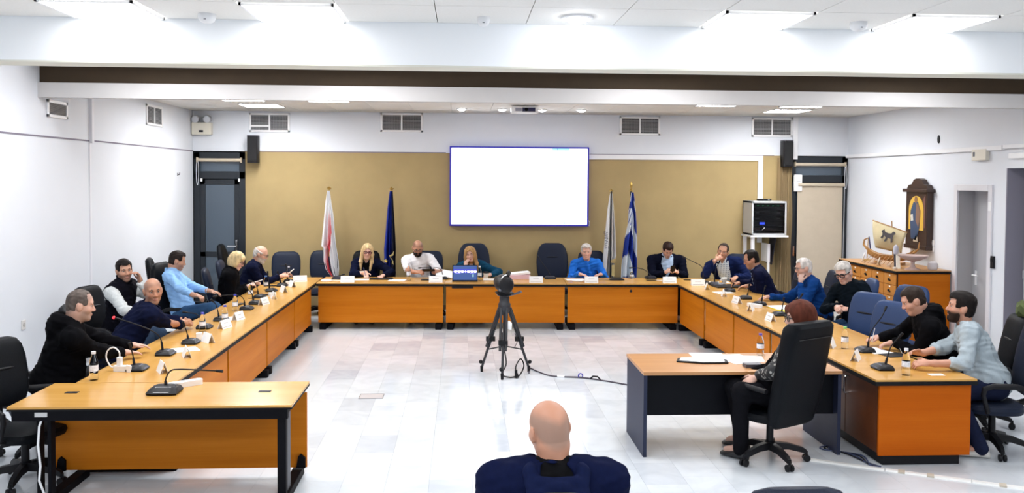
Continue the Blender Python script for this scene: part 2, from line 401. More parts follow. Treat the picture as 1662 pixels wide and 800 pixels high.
# ------------------------------------------------------------------ doors in the back wall
FRAME = mat('dark_door_frame', (.008, .012, .018), .4)
GLASS = mat('glass_dark_outside', (.060, .085, .115), .12, spec=.6)  # opaque panes, the reflected dark outside is put into their colour
BLIND = mat('roller_blind_fabric', (.50, .425, .325), .8, noise=.03, nscale=8)
def back_door(n, x0, x1, blind):
    y = YB+.0
    d = structure(MB().bb((x0, y-.02, 0), (x0+.1, y+.05, 2.75)).bb((x1-.1, y-.02, 0), (x1, y+.05, 2.75)).bb((x0, y-.02, 2.63), (x1, y+.05, 2.75)).bb((x0, y-.02, 2.29), (x1, y+.05, 2.42)).build('door_%d' % n, FRAME, bevel=.005))
    MB().bb((x0+.1, y+.01, 2.42), (x1-.1, y+.03, 2.63)).build('transom_glass', GLASS, d)
    a, b = x0+.1, x1-.1
    MB().bb((a, y-.005, .05), (a+.09, y+.04, 2.28)).bb((b-.09, y-.005, .05), (b, y+.04, 2.28)).bb((a, y-.005, 2.19), (b, y+.04, 2.28)).bb((a, y-.005, .05), (b, y+.04, .2)).bb((a, y-.005, .93), (b, y+.04, 1.02)).build('door_leaf', FRAME, d, bevel=.004)
    MB().bb((a+.09, y+.01, .2), (b-.09, y+.025, .93)).build('glass_pane', GLASS, d)
    MB().bb((a+.09, y+.01, 1.02), (b-.09, y+.025, 2.19)).build('glass_pane', GLASS, d)
    MB().tube([(x0+.07, y-.06, 2.615), (x1-.06, y-.06, 2.615)], .03, 12).bb((x0+.06, y-.09, 2.575), (x0+.075, y, 2.66)).bb((x1-.065, y-.09, 2.575), (x1-.05, y, 2.66)).build('roller_blind', BLIND, d, True)
    ch = MB(); xs = x0+.075 if not blind else x1-.05
    pts = [(xs+.02*math.sin(t)*1.0, y-.07, 2.4+.22*math.cos(t)) for t in [2*PI*k/24 for k in range(24)]]
    ch.tube(pts, .006, 6, True).build('pull_chain', ALU, d, True)
    if not blind:
        for x in (x0+.13, x1-.1): MB().box((x, y-.03, 2.27), (.03, .03, .055)).build('catch', WHITE, d, bevel=.004)
        MB().box((x1-.15, y-.02, 1.12), (.03, .02, .22)).tube([(x1-.15, y-.03, 1.12), (x1-.15, y-.06, 1.12), (x1-.3, y-.06, 1.12)], .012, 8).build('door_handle', CHROME, d, True)
    else:
        MB().tube([(a+.02, y-.07, 2.25), (b+.02, y-.07, 2.25)], .032, 12).build('roller_tube', BLIND, d, True)
        MB().bb((a+.02, y-.055, .12), (b-.0, y-.05, 2.25)).build('blind_cloth', BLIND, d)
        MB().tube([(b+.03, y-.07, 2.2), (b+.02, y-.07, .5)], .006, 6).build('pull_chain', ALU, d)
        MB().box((x0+.07, y-.03, 1.05), (.03, .02, .18)).build('lock_plate', CHROME, d)
    return d
back_door(3, -4.66, -3.785, False)
back_door(4, 5.9, 6.95, True)
# bunched brown curtain beside the right door
cur = MB(); rr_ = []
for k in range(14):
    z = .05+2.68*k/13
    rr_.append([(5.78+(.13+.01*math.sin(k))*(-1+2*i/27.), YB-.1+.03*math.cos(i*PI/2.2+.3*k/13), z) for i in range(28)]+[(5.78+.13*(1-2*i/27.), YB-.065+.03*math.cos((27-i)*PI/2.2), z) for i in range(28)])
tag(cur.rings(rr_).build('curtain', mat('tan_curtain_cloth', (.30, .215, .11), .9), None, True), 'narrow tan curtain bunched in folds beside the right glass door', 'curtain')

# ------------------------------------------------------------------ fixtures on the walls
VD = mat('vent_dark_core', (.03, .032, .036), .7); SL = mat('vent_slat_grey', (.42, .42, .43), .4, .3)
def vent(loc, w, h, rz, label, split=True, low=False):
    t = empty('air_vent', loc, rz, label, 'air vent', 'air vents on the walls')
    f = MB(); e = .035
    for s_ in (-1, 1):
        f.box((s_*(w/2-e/2), -.01, 0), (e, .02, h)); f.box((0, -.01, s_*(h/2-e/2)), (w, .02, e))
    if split: f.box((0, -.01, 0), (.03, .018, h))
    if low: f.box((-w/4, -.01, -.06), (w/2, .018, .03))
    f.build('frame', WHITE, t, bevel=.003)
    MB().box((0, -.002, 0), (w-.02, .004, h-.02)).build('core', VD, t)
    sl = MB(); n = 13
    for k in range(n):
        z = -h/2+e+(h-2*e)*(k+.5)/n
        sl.box((0, -.009, z), (w-2*e, .010, .004), Matrix.Rotation(R(35), 3, 'X'))
    if split:
        for k in range(24):
            x = -w/2+e+(w-2*e)*(k+.5)/24; sl.box((x, -.005, 0), (.003, .004, h-2*e))
    o = sl.build('louvre_slats', SL, t); o['kind'] = 'stuff'
    return t
vent((-3.366, YB, 3.275), .70, .33, 0, 'back wall air vent above the left loudspeaker, with a low split grille', low=True)
vent((-1.075, YB, 3.297), .74, .33, 0, 'back wall air vent between the left loudspeaker and the screen')
vent((3.15, YB, 3.278), .73, .33, 0, 'back wall air vent to the right of the screen, above the Greek flag')
vent((5.553, YB, 3.275), .75, .34, 0, 'back wall air vent above the right loudspeaker and equipment rack')
vent((XL, 10.40, 3.09), .50, .20, PI/2, 'small single air vent on the left wall under the grey soffit', False)
vent((XL, 13.58, 3.245), .68, .31, PI/2, 'double air vent on the left wall near the emergency lamp')

def speaker(x, label):
    t = empty('wall_loudspeaker', (x, YB, 2.80), 0, label, 'loudspeaker', 'wall loudspeakers')
    MB().prism(rrect(.18, .2, .03), .46, Matrix.Translation((0, -.15, -.23))).build('cabinet', BLACK, t, True)
    MB().prism(rrect(.16, .03, .012), .40, Matrix.Translation((0, -.252, -.2))).build('grille', mat('speaker_grille_cloth', (.006, .006, .007), .9), t, True)
    MB().box((0, -.03, 0), (.06, .06, .12)).build('bracket', BLACKM, t)
    MB().prism(rrect(.181, .2, .03), .02, Matrix.Translation((0, -.15, .225))).build('top_cap', PGREY, t, True)
speaker(-3.61, 'black wall loudspeaker left of the screen above the beige wall edge')
speaker(5.775, 'black wall loudspeaker right of the screen above the equipment rack')

t = empty('emergency_lamp', (-4.5, YB, 3.155), 0, 'cream twin head emergency lamp unit in the left corner over the door', 'emergency lamp')
CR = mat('cream_plastic', (.70, .66, .56), .45)
MB().box((0, -.07, 0), (.33, .13, .21)).build('battery_box', CR, t, bevel=.01)
MB().box((.0, -.137, -.045), (.07, .008, .035)).build('indicator', BLACK, t)
for s_ in (-1, 1):
    h = MB().cyl((s_*.1-.0, -.04, .17), (s_*.1, -.14, .155), .062, .066, 16).cyl((s_*.1, -.08, .1), (s_*.1, -.08, .15), .015).build('lamp_head', mat('lamp_head_grey', (.4, .4, .42), .4), t, True)
    MB().cyl((s_*.1, -.139, .155), (s_*.1, -.146, .154), .055, .055, 16).build('lens', mat('lamp_lens', (.6, .62, .66), .1), h, True)
MB().tube([(-.14, -.03, .1), (-.15, -.02, .2), (-.17, -.012, .31)], .005, 6).build('cable', WHITE, t)

t = empty('thermostat_box', (XR, 11.38, 2.685), PI/2, 'cream control box on the right wall just under the white duct', 'control box')
MB().box((0, .03, 0), (.32, .06, .15)).build('housing', CR, t, bevel=.008); MB().box((.1, .062, .01), (.04, .006, .06)).build('display', PGREY, t)
for c in t.children: c.location = (0, 0, 0)
tag(MB().prism([(.028*math.cos(2*PI*k/20), .058*math.sin(2*PI*k/20)) for k in range(20)], .012, Matrix.Translation((XR-.012, 12.466, 2.942)) @ Matrix.Rotation(PI/2, 4, 'Y') @ Matrix.Rotation(PI/2, 4, 'Z')).build('wall_grommet', BLACK), 'small dark oval cable hole cover high on the right wall', 'cable cover')
t = empty('light_switch', (XR, 12.56, 1.37), 0, 'pair of white switch plates on the right wall under the icon', 'switch')
for dz in (.045, -.045):
    p = MB().box((-.006, 0, dz), (.012, .085, .085)).build('plate', WHITE, t, bevel=.003); MB().box((-.014, 0, dz), (.006, .035, .045)).build('rocker', mat('switch_rocker', (.7, .7, .72), .4), p)
tag(MB().box((XR-.012, 11.09, 1.27), (.024, .09, .16)).box((XR-.026, 11.09, 1.30), (.006, .05, .05)).build('card_reader', BLACK, bevel=.004), 'small black access reader on the wall beside the grey door niche', 'card reader')
t = empty('wall_socket', (XL, 9.568, .736), 0, 'white wall socket low on the left wall behind the heavy man', 'socket')
MB().box((.006, 0, 0), (.012, .08, .1)).build('plate', mat('socket_cream', (.66, .64, .62), .4), t, bevel=.003); MB().cyl((.012, 0, 0), (.016, 0, 0), .022, n=16).build('face', mat('socket_shade', (.45, .43, .42), .4), t)
tag(MB().tube([(XL, 14.67, 2.36), (XL+.03, 14.67, 2.355), (XL+.035, 14.67, 2.39)], .008, 8).box((XL+.004, 14.67, 2.36), (.008, .03, .05)).build('wall_hook', PGREY), 'tiny grey hook on the left wall', 'hook')
t = empty('wireless_router', (6.02, YB-.02, 2.28), 0, 'white upright access box on the frame of the right glass door', 'router')
MB().box((0, -.04, 0), (.15, .05, .3)).build('housing', WHITE, t, bevel=.012); MB().box((.0, -.067, .03), (.07, .004, .006)).build('slot', PGREY, t)

# ------------------------------------------------------------------ big screen
t = empty('wall_screen', (1.0, YB, 2.19), 0, 'large wall screen showing a blank white page with blue glow painted on its edges', 'screen')
BZ = mat('screen_bezel_blue_glow', (.02, .02, .16), .3, emit=(.05, .04, .9), es=.25)  # glow of the display put into the bezel as blue colour and emission
f = MB(); W, H_ = 2.46, 1.40
for s_ in (-1, 1):
    f.box((s_*(W/2-.014), -.06, 0), (.028, .1, H_)); f.box((0, -.06, s_*(H_/2-.014)), (W, .1, .028))
f.build('bezel', BZ, t, bevel=.004)
MB().box((0, -.03, 0), (W-.03, .06, H_-.03)).build('back_shell', BLACK, t)
sc = MB().box((0, -.085, 0), (W-.05, .01, H_-.05)).build('display', mat('screen_white_page', (.9, .9, .9), .3, emit=(.97, .98, 1), es=1.15), t)
tb = MB().prism(rrect(.31, .05, .02), .003, Matrix.Translation((.73, -.091, .655)) @ Matrix.Rotation(PI/2, 4, 'X')).build('toolbar', mat('screen_toolbar', (.2, .5, .8), .4, emit=(.45, .8, .95), es=.8), sc)
MB().box((.67, -.096, .655), (.012, .003, .03)).build('toolbar_icon', mat('screen_icon_blue', (.1, .2, .5), .4, emit=(.1, .25, .7), es=.5), sc)
MB().box((.80, -.092, -.645), (.03, .003, .025)).build('taskbar_icon', mat('screen_icon_cyan', (.2, .6, .8), .4, emit=(.3, .8, .9), es=.7), sc)
MB().tube([(W/2-.02, -.03, -.66), (W/2+.03, -.03, -.70), (W/2+.03, -.03, -.62), (W/2, -.03, -.6)], .008, 6).build('cable', WHITE, t)
# projector
t = empty('ceiling_projector', (.96, 13.75, 3.40), 0, 'white projector hung from the far ceiling between the spotlights', 'projector')
MB().prism(rrect(.42, .3, .05), .09, Matrix.Translation((0, 0, -.045))).build('housing', WHITE, t, True)
MB().box((.06, -.152, 0), (.2, .008, .06)).build('front_grille', mat('projector_front_dark', (.01, .01, .06), .3), t)
MB().box((-.1, -.152, .0), (.1, .008, .05)).build('label_plate', mat('projector_grey', (.3, .3, .36), .4), t)
MB().cyl((.02, -.15, 0), (.02, -.17, 0), .028, n=16).build('lens', BLACKM, t, True)
MB().cyl((0, 0, .04), (0, 0, .075), .03).build('mount_pole', WHITE, t)

# ------------------------------------------------------------------ equipment rack on its white stand
t = empty('equipment_rack', (5.35, YB, 0), 0, 'grey equipment rack with dark glass front and blue display on white stand', 'rack')
RG = mat('rack_grey_metal', (.50, .51, .52), .4)
f = MB(); x0, x1, z0, z1, d = -.31, .31, 1.36, 1.96, .5
f.bb((x0, -d, z0), (x0+.03, -.01, z1)).bb((x1-.03, -d, z0), (x1, -.01, z1)).bb((x0, -d, z1-.035), (x1, -.01, z1)).bb((x0, -d, z0), (x1, -.01, z0+.035)).bb((x0, -.04, z0), (x1, -.01, z1))
f.build('cabinet', RG, t, bevel=.004)
units = [(.50, .04, BLACK), (.44, .055, PGREY), (.36, .07, BLACK), (.26, .07, BLACK), (.17, .08, BLACK), (.075, .07, BLACK)]
for q, (z, h, m) in enumerate(units):
    u = MB().bb((x0+.03, -.46, z0+z), (x1-.03, -.1, z0+z+h)).build('rack_unit', m, t, bevel=.003)
    if q == 0:
        for k in range(5): MB().box((x0+.12+k*.09, -.463, z0+z+.02), (.03, .006, .012)).build('status_light', mat('led_green', (.1, .5, .2), .4, emit=(.1, .6, .25), es=.4), u)
        MB().box((x1-.08, -.463, z0+z+.02), (.05, .006, .02)).build('maker_plate', mat('plate_red', (.45, .06, .06), .5), u)
    if q in (1, 2, 3):
        for k in (0, 1): MB().box((-.2+k*.38, -.463, z0+z+h*.5), (.06, .006, .014)).build('vent_strip', mat('unit_grey_strip', (.2, .21, .23), .5), u)
    if q == 4: MB().box((-.11, -.464, z0+z+.04), (.09, .008, .04)).build('blue_display', mat('led_blue', (.02, .05, .6), .4, emit=(.05, .1, 1), es=2.0), u)
    if q == 5:
        MB().box((-.2, -.463, z0+z+.03), (.09, .006, .05)).build('patch_label', mat('patch_pink', (.5, .3, .3), .5), u)
        MB().tube([(-.1, -.46, z0+z+.09), (-.08, -.5, z0+z+.06), (-.13, -.48, z0+z+.01), (-.22, -.47, z0+z+.02)], .008, 6).build('patch_cable', WHITE, u, True)
MB().bb((x0+.03, -d+.006, z0+.035), (x1-.03, -d+.01, z1-.035)).build('glass_door', mat('rack_glass', (.5, .5, .52), .05, trans=1., spec=.3), t)
st = MB()
for x in (x0+.03,):
    for y in (-d+.03, -.05): st.box((x, y, .665), (.06, .05, 1.33))
st.box((0, -.27, 1.343), (.68, .52, .03)).box((0, -.05, .4), (.6, .03, .05))
st.build('stand', TRW, t, bevel=.004)
t = empty('media_box', (5.33, YB-.28, 1.96), 0, 'flat black box with small lights on top of the rack', 'media box')
MB().box((0, 0, .02), (.22, .14, .034)).build('housing', BLACK, t, bevel=.004); MB().box((.06, -.072, .02), (.03, .004, .012)).build('led', WHITE, t)
tag(MB().box((5.50, YB-.2, 1.08), (.012, .3, .5), Matrix.Rotation(R(8), 3, 'Y')).build('board', mat('board_dark', (.02, .02, .03), .4), bevel=.004), 'dark flat board leaning under the equipment rack', 'board')
tag(MB().bb((5.38, YB-.35, .88), (5.43, YB-.02, 1.2)).bb((5.38, YB-.36, .0), (5.42, YB-.33, .88)).build('document_binder', WHITE, bevel=.003), 'tall white folder standing under the equipment rack', 'binder')

# ------------------------------------------------------------------ flags on poles
FLAGM = vcol('flag_cloth', .8, .1, 200)
def flag(x, y, ztop, label, sil, colf, pole=BRASS, finial='disc', folds=3.5, pole_front=False):
    t = empty('flag_on_pole', (x, y, 0), 0, label, 'flag', 'flags on poles')
    pf = -.07 if pole_front else .07
    MB().cyl((0, pf, .04), (0, pf, ztop), .017, .015, 12).build('pole', pole, t, True)
    MB().lathe([(.19, 0), (.19, .02), (.06, .05), (.025, .1)], n=24).build('base', BLACKM, t, True)
    if finial == 'disc': MB().lathe([(.012, -.02), (.036, -.008), (.038, .006), (.012, .02), (.008, .03)], (0, pf, ztop), 16).build('finial', BRASS, t, True)
    else: MB().lathe([(.012, -.05), (.03, -.03), (.03, -.015), (.01, 0), (.012, .02), (.028, .05), (.022, .09), (.002, .13)], (0, pf, ztop), 14).build('finial', BRASS, t, True)
    nu, nv = 48, 64; vs, cs = [], []
    zs = [s_[0] for s_ in sil]
    for j in range(nv+1):
        v = j/nv; z = zs[0]+(zs[-1]-zs[0])*v
        xl = float(np.interp(-z, [-q for q in zs], [s_[1] for s_ in sil])); xr = float(np.interp(-z, [-q for q in zs], [s_[2] for s_ in sil]))
        for i in range(nu+1):
            u = i/nu
            am = .012+.05*min(1, v*1.6)
            yy = am*math.sin(2*PI*folds*u+.8*math.sin(3*v))+.5*am*math.sin(2*PI*(folds*.5)*u+2+2*v)
            vs.append((xl+(xr-xl)*u, yy-.01, z)); cs.append(colf(u, v))
    fs = [(j*(nu+1)+i, j*(nu+1)+i+1, (j+1)*(nu+1)+i+1, (j+1)*(nu+1)+i) for j in range(nv) for i in range(nu)]
    o = MB().add(vs, fs).build('cloth', FLAGM, t, True)
    a = o.data.color_attributes.new('Col', 'FLOAT_COLOR', 'POINT'); a.data.foreach_set('color', np.array([(*c, 1) for c in cs], dtype=np.float32).ravel())
    m = o.modifiers.new('solid', 'SOLIDIFY'); m.thickness = .004
    return t
Wt = (.80, .80, .82)
def f1(u, v):
    e = .62 if v < .13 else float(np.interp(v, [.13, .30, .48, .80, 1], [.55, .70, .74, .30, .2]))
    if v < .28: return Wt
    d = e-u
    if abs(d) < .05: return (.62, .03, .05)
    if 0 < d < .4: k = (1-d/.4)**1.3*min(1, (v-.28)*6); return tuple(Wt[i]*(1-k)+(.72, .10, .12)[i]*k for i in range(3))
    return Wt
flag(-2.29, 15.1, 2.14, 'white flag with red stripe on a pole, leftmost flag behind the empty chair',
     [(2.1, -.02, .02), (1.9, -.05, .045), (1.7, -.07, .08), (1.45, -.095, .10), (1.15, -.125, .13), (1.12, -.09, .135), (.9, -.08, .17), (.75, -.04, .175), (.62, .06, .16)], f1)
def f2(u, v): return (.006, .03, .34) if u < .62+.05*math.sin(5*v) else (.006, .008, .03)  # right part darker, fold shade painted into the blue
t = flag(-1.225, 15.1, 2.14, 'blue flag with gold stars on a pole behind the blonde writing woman',
     [(2.1, -.02, .025), (1.8, -.06, .04), (1.5, -.085, .06), (1.1, -.12, .08), (.95, -.115, .075), (.6, -.14, .075)], f2)
YEL = mat('gold_star_print', (.75, .55, .10), .7); YED = mat('gold_star_print_shaded', (.42, .33, .12), .7)  # second gold is the same print with fold shade painted in
def starpoly(r, rot=0): return [((r if k % 2 == 0 else r*.4)*math.sin(PI*k/5+rot), (r if k % 2 == 0 else r*.4)*math.cos(PI*k/5+rot)) for k in range(10)]
def onflag(x, z, y=-.085): return Matrix.Translation((x, y, z)) @ Matrix.Rotation(PI/2, 4, 'X')
MB().prism(starpoly(.042, .2), .003, onflag(-.085, .905, -.10)).build('star', YEL, t)
MB().prism([(-.02, 0), (.045, .02), (.06, .09), (.045, .09), (.03, .05), (-.03, .02)], .003, onflag(.0, .98, -.10)).build('star', YED, t)
MB().prism([(-.03, .03), (0, .0), (.045, -.06), (.05, -.14), (.035, -.1), (.02, -.12), (.025, -.05)], .003, onflag(.0, .97, -.10)).build('star', YED, t)
DARKP = mat('flag_pole_black', (.01, .01, .012), .35)
def f3(u, v):
    if v > .86 and .62 < u: return (.40, .27, .08)
    return (.74, .73, .72)
t = flag(2.567, 15.1, 2.13, 'white flag with dark lettering on a black pole beside the white haired man',
     [(2.08, -.01, .03), (1.8, -.05, .055), (1.4, -.08, .08), (1.0, -.115, .095), (.92, -.12, .07), (.55, -.15, .06)], lambda u, v: (.74, .73, .72), DARKP, folds=2.5, pole_front=True)
text_mesh('lettering', 'ΔΗΜΟΣ', .085, mat('flag_letter_navy', (.02, .03, .07), .7), t, Matrix.Translation((-.085, -.092, 1.27)) @ Matrix.Rotation(PI/2, 4, 'X') @ Matrix.Rotation(-PI/2+.08, 4, 'Z'))
MB().prism([(-.03, .1), (.05, .13), (.075, .2), (.06, .1), (.04, .05), (-.02, .06)], .01, onflag(.03, .82, -.08)).build('gold_fringe', mat('gold_fringe', (.42, .30, .12), .6), t)
MB().prism(rrect(.05, .2, .015), .004, onflag(.045, .74, -.07)).build('emblem', mat('emblem_gold_white', (.55, .42, .18), .6), t)
BL = (.006, .03, .27); WH = (.70, .76, .82)
def f4(u, v):
    # folds of a striped flag hanging slack
    s_ = v*9+2.2*(u-.5)*(1 if u < .45 else -1.6)+.7*math.sin(3*u+2*v)
    if v < .10: return BL if u > .2 else WH
    if u < .36 and .18 < v < .36: return WH if (u*10+v*20) % 2 < 1.3 else BL
    return BL if math.sin(s_*1.5) > -.1 else WH
flag(2.94, 15.1, 2.16, 'blue and white striped flag with a gold spear tip on a black pole',
     [(2.1, -.01, .03), (1.8, -.05, .06), (1.55, -.06, .075), (1.3, -.11, .085), (1.0, -.15, .085), (.8, -.17, .09), (.55, -.18, .085)], f4, DARKP, 'spear', folds=2.6)

# ------------------------------------------------------------------ drawer cabinet on the right wall
t = empty('drawer_cabinet', (6.53, 12.96, 0), 0, 'orange wooden cabinet of small labelled drawers with a black edged top', 'cabinet')
cx0, cx1, cy0, cy1, cz = -.39, .40, -.93, .93, 1.06
MB().bb((cx0+.02, cy0+.01, .06), (cx1, cy1-.01, cz-.045)).build('body', CABW, t)
MB().bb((cx0-.015, cy0-.015, cz-.045), (cx1, cy1+.015, cz-.012)).build('black_edge', EDGE, t)
MB().bb((cx0-.015, cy0-.015, cz-.012), (cx1, cy1+.015, cz)).build('top', wood('cabinet_top_veneer', (.45, .22, .07), (.5, .26, .09), (.55, .3, .12), .35, (5, .6, 6)), t)
MB().bb((cx0+.04, cy0+.03, 0), (cx1, cy1-.03, .06)).build('plinth', BLACK, t)
MB().bb((cx0+.012, cy0-.002, .06), (cx0+.022, cy0+.02, cz-.045)).build('corner_strip', EDGE, t)
DRW = wood('drawer_front_veneer', (.42, .155, .022), (.49, .19, .03), (.54, .22, .04), .4, (6, .6, 5))
pd = MB().bb((-.012, -.178, -.075), (.008, .178, .075)).build('drawer', DRW, t, bevel=.003)
pk = MB().lathe([(.006, 0), (.016, .008), (.018, .02), (.012, .028)], (0, 0, 0), 10).move(Matrix.Rotation(-PI/2, 4, 'Y')).build('knob', BLACK, pd, True); pk.location = (-.012, 0, -.005)
pb = MB().box((-.013, 0, -.022), (.004, .055, .02)).build('pull_plate', BLACK, pd)
pl = MB().box((-.013, 0, .05), (.004, .035, .022)).build('card_label', PAPER, pd)
q = 0
for r_ in range(6):
    for c_ in range(5):
        loc = (cx0+.012, -.736+.368*c_, .92-.158*r_)
        if q == 0: pd.location = loc
        else:
            c = pd.copy(); C.objects.link(c); c.location = loc
            for ch in (pk, pb, pl): e = ch.copy(); C.objects.link(e); e.parent = c
        q += 1

# ship model with a sail
t = empty('ship_model', (6.50, 12.95, 1.06), R(-55), 'wooden model galley with a tan sail and dark beast emblem', 'ship model')
HW = wood('ship_hull_wood', (.26, .12, .03), (.36, .18, .05), (.42, .23, .07), .45, (2, 20, 20))
hull = []
for k in range(15):
    s_ = -1+2*k/14; a = .075*(1-abs(s_)**2.5)+.006; zt = .14+.10*abs(s_)**3; zb = .05+.09*abs(s_)**3
    hull.append([(s_*.37, a*math.cos(PI*i/8), zt if i in (0, 8) else zt-(zt-zb)*math.sin(PI*i/8)) for i in range(9)])
MB().rings(hull).build('hull', HW, t, True)
MB().tube([(-.36, 0, .2), (-.43, 0, .27), (-.42, 0, .35), (-.36, 0, .38)], [.02, .016, .012, .008], 8).tube([(.36, 0, .19), (.44, 0, .26), (.45, 0, .36)], [.02, .014, .008], 8).build('stem_post', HW, t, True)
MB().cyl((.05, 0, .12), (.02, 0, .66), .010, .007, 8).build('mast', HW, t, True)
MB().cyl((-.27, -.03, .66), (.28, -.03, .50), .008, .008, 8).build('yard', HW, t, True)
sv, sf = [], []
for j in range(11):
    for i in range(13):
        u, v = i/12, j/10
        top = Vector((-.27+.55*u, -.03, .655-.155*u)); botm = Vector((-.22+.42*u, -.03, .24-.06*u))
        p = top.lerp(botm, v); p.y -= .07*math.sin(PI*v)*(.5+.5*math.sin(PI*u)); sv.append(p)
for j in range(10):
    for i in range(12): sf.append((j*13+i, j*13+i+1, (j+1)*13+i+1, (j+1)*13+i))
so_ = MB().add(sv, sf).build('sail', mat('sail_canvas', (.52, .44, .27), .9, noise=.06, nscale=8), t, True); so_.modifiers.new('s', 'SOLIDIFY').thickness = .003
beast = [(-.11, .06), (-.07, .09), (-.05, .055), (.0, .05), (.05, .06), (.07, .095), (.10, .10), (.115, .07), (.09, .045), (.085, .0), (.10, -.06), (.08, -.085), (.07, -.06), (.06, -.02), (.01, -.02), (.0, -.08), (-.03, -.09), (-.03, -.06), (-.015, -.03), (-.05, -.0), (-.075, -.06), (-.10, -.05), (-.08, .0), (-.09, .035), (-.105, .04)]
MB().prism(beast, .004, Matrix.Translation((.01, -.104, .43)) @ Matrix.Rotation(R(14), 4, 'Y') @ Matrix.Rotation(PI/2, 4, 'X')).build('sail_emblem', mat('emblem_dark_grey', (.07, .065, .07), .9), so_)
oar = MB()
for k in range(9):
    x = -.25+.06*k; oar.cyl((x, -.06, .14), (x-.05, -.2, .01), .004, .005, 6)
oar.build('oars', HW, t, True)['kind'] = 'stuff'
MB().box((-.2, 0, .02), (.03, .12, .04)).box((.2, 0, .02), (.03, .12, .04)).build('cradle', HW, t)
# little flag, figurines and dishes on the cabinet
t = empty('table_pennant', (6.46, 13.62, 1.06), R(80), 'small white pennant with a dark blue rod and round emblem beside the ship', 'pennant')
MB().lathe([(.05, 0), (.05, .012), (.012, .02)], n=16).build('base', BRASS, t, True); MB().cyl((0, 0, .01), (-.06, 0, .36), .006, n=8).build('rod', BRASS, t)
MB().prism([(.0, .0), (.10, .10), (.17, .06), (.14, -.16), (.02, -.2), (-.08, -.12)], .006, Matrix.Translation((-.05, -.01, .26)) @ Matrix.Rotation(PI/2, 4, 'X')).build('cloth', mat('pennant_white', (.75, .75, .77), .8), t)
MB().prism([(-.1, -.14), (.03, .12), (.05, .11), (-.075, -.155)], .012, Matrix.Translation((-.06, -.014, .26)) @ Matrix.Rotation(PI/2, 4, 'X')).build('blue_rod', mat('pennant_blue', (.02, .025, .10), .5), t)
MB().cyl((.01, -.018, .24), (.01, -.022, .24), .045, n=18).build('emblem', mat('pennant_emblem', (.06, .08, .13), .6), t)
def dish(loc, r, label, m, hgt=.02, rz=0):
    t = empty('display_dish', loc, rz, label, 'dish')
    MB().lathe([(r*.02, -.004), (r, 0), (r, .012), (r*.6, .016), (0.001, .014)], n=24).move(Matrix.Translation((0, 0, r)) @ Matrix.Rotation(R(-75), 4, 'X')).build('plate', m, t, True)
    MB().tube([(-.03, .03, .0), (-.02, -.0, .03), (-.02, -.02, .0)], .004, 6).tube([(.03, .03, .0), (.02, 0, .03), (.02, -.02, .0)], .004, 6).build('easel', HW, t)
dish((6.26, 13.3, 1.06), .075, 'small white plate on a stand in front of the ship bow', WHITE, rz=R(60))
dish((6.22, 12.72, 1.06), .065, 'small pale plate on a stand in front of the ship hull', mat('dish_cream', (.7, .62, .5), .4), rz=R(60))
t = empty('figurine', (6.3, 12.36, 1.06), R(70), 'small dark blue and white souvenir figure between ship and bowl', 'figurine')
MB().prism([(-.09, 0), (-.01, 0), (.10, .22), (.06, .24)], .05, Matrix.Translation((0, 0, 0)) @ Matrix.Rotation(PI/2, 4, 'X')).build('sash', mat('souvenir_white', (.72, .68, .6), .6), t, bevel=.004)
MB().prism([(-.01, 0), (.07, 0), (.14, .2), (.10, .22)], .05, Matrix.Translation((0, .02, 0)) @ Matrix.Rotation(PI/2, 4, 'X')).build('dark_sash', mat('souvenir_navy', (.012, .012, .03), .6), t, bevel=.004)
MB().lathe([(.03, .2), (.04, .27), (.028, .32), (.0, .34)], (.06, 0, 0), 14).build('globe', mat('souvenir_globe', (.5, .5, .58), .4), t, True)
t = empty('stemmed_bowl', (6.42, 12.12, 1.06), 0, 'wide pinkish clay bowl on a tall foot at the cabinet corner', 'bowl')
CLAY = mat('pinkish_clay', (.46, .34, .31), .6, noise=.08, nscale=12)
MB().lathe([(.10, 0), (.10, .012), (.04, .04), (.025, .08), (.03, .12), (.10, .14), (.17, .175), (.20, .20), (.205, .21), (.19, .205), (.12, .17), (.03, .15), (0.001, .148)], n=32).build('bowl', CLAY, t, True)
tag(MB().lathe([(.05, 0), (.06, .005), (.075, .05), (.06, .10), (.02, .12), (0.001, .12)], (6.72, 12.13, 1.06), 18).build('vase', mat('pale_vase', (.62, .58, .60), .5), None, True), 'small pale rounded vase behind the stemmed bowl', 'vase')
for q, (x, y) in enumerate(((6.24, 12.95), (6.26, 12.5), (6.2, 12.2))):
    tag(MB().lathe([(.03, 0), (.032, .006), (.035, .03), (.02, .035), (0.001, .034)], (x, y, 1.06), 12).build('trinket', mat('trinket_%d' % q, ((.5, .35, .25), (.55, .4, .3), (.6, .55, .5))[q], .5), None, True),
        ('small brown trinket under the ship bow', 'small tan trinket under the ship stern', 'small pale trinket before the stemmed bowl')[q], 'trinket')

# icon in a carved wooden case
t = empty('wooden_icon_case', (XR, 12.88, 1.33), R(90), 'tall carved dark wooden case framing a robed figure on gold', 'icon')
DKW = mat('dark_carved_wood', (.035, .014, .008), .4, noise=.2, nscale=8)
Mw = Matrix.Rotation(PI/2, 4, 'X')
iw = .62
MB().bb((-iw/2, .0, .0), (iw/2, .10, .86)).build('case', DKW, t, bevel=.008)
MB().bb((-iw/2-.05, 0, .83), (iw/2+.05, .14, .88)).build('cornice', DKW, t, bevel=.01)
MB().prism([(-.32, 0), (.32, 0), (.27, .06), (.18, .07), (.12, .14), (.05, .16), (-.05, .16), (-.12, .14), (-.18, .07), (-.27, .06)], .08, Matrix.Translation((0, .09, .88)) @ Mw).build('crest', DKW, t, bevel=.006)
MB().bb((-iw/2-.02, 0, -.03), (iw/2+.02, .12, .03)).build('foot_rail', DKW, t, bevel=.008)
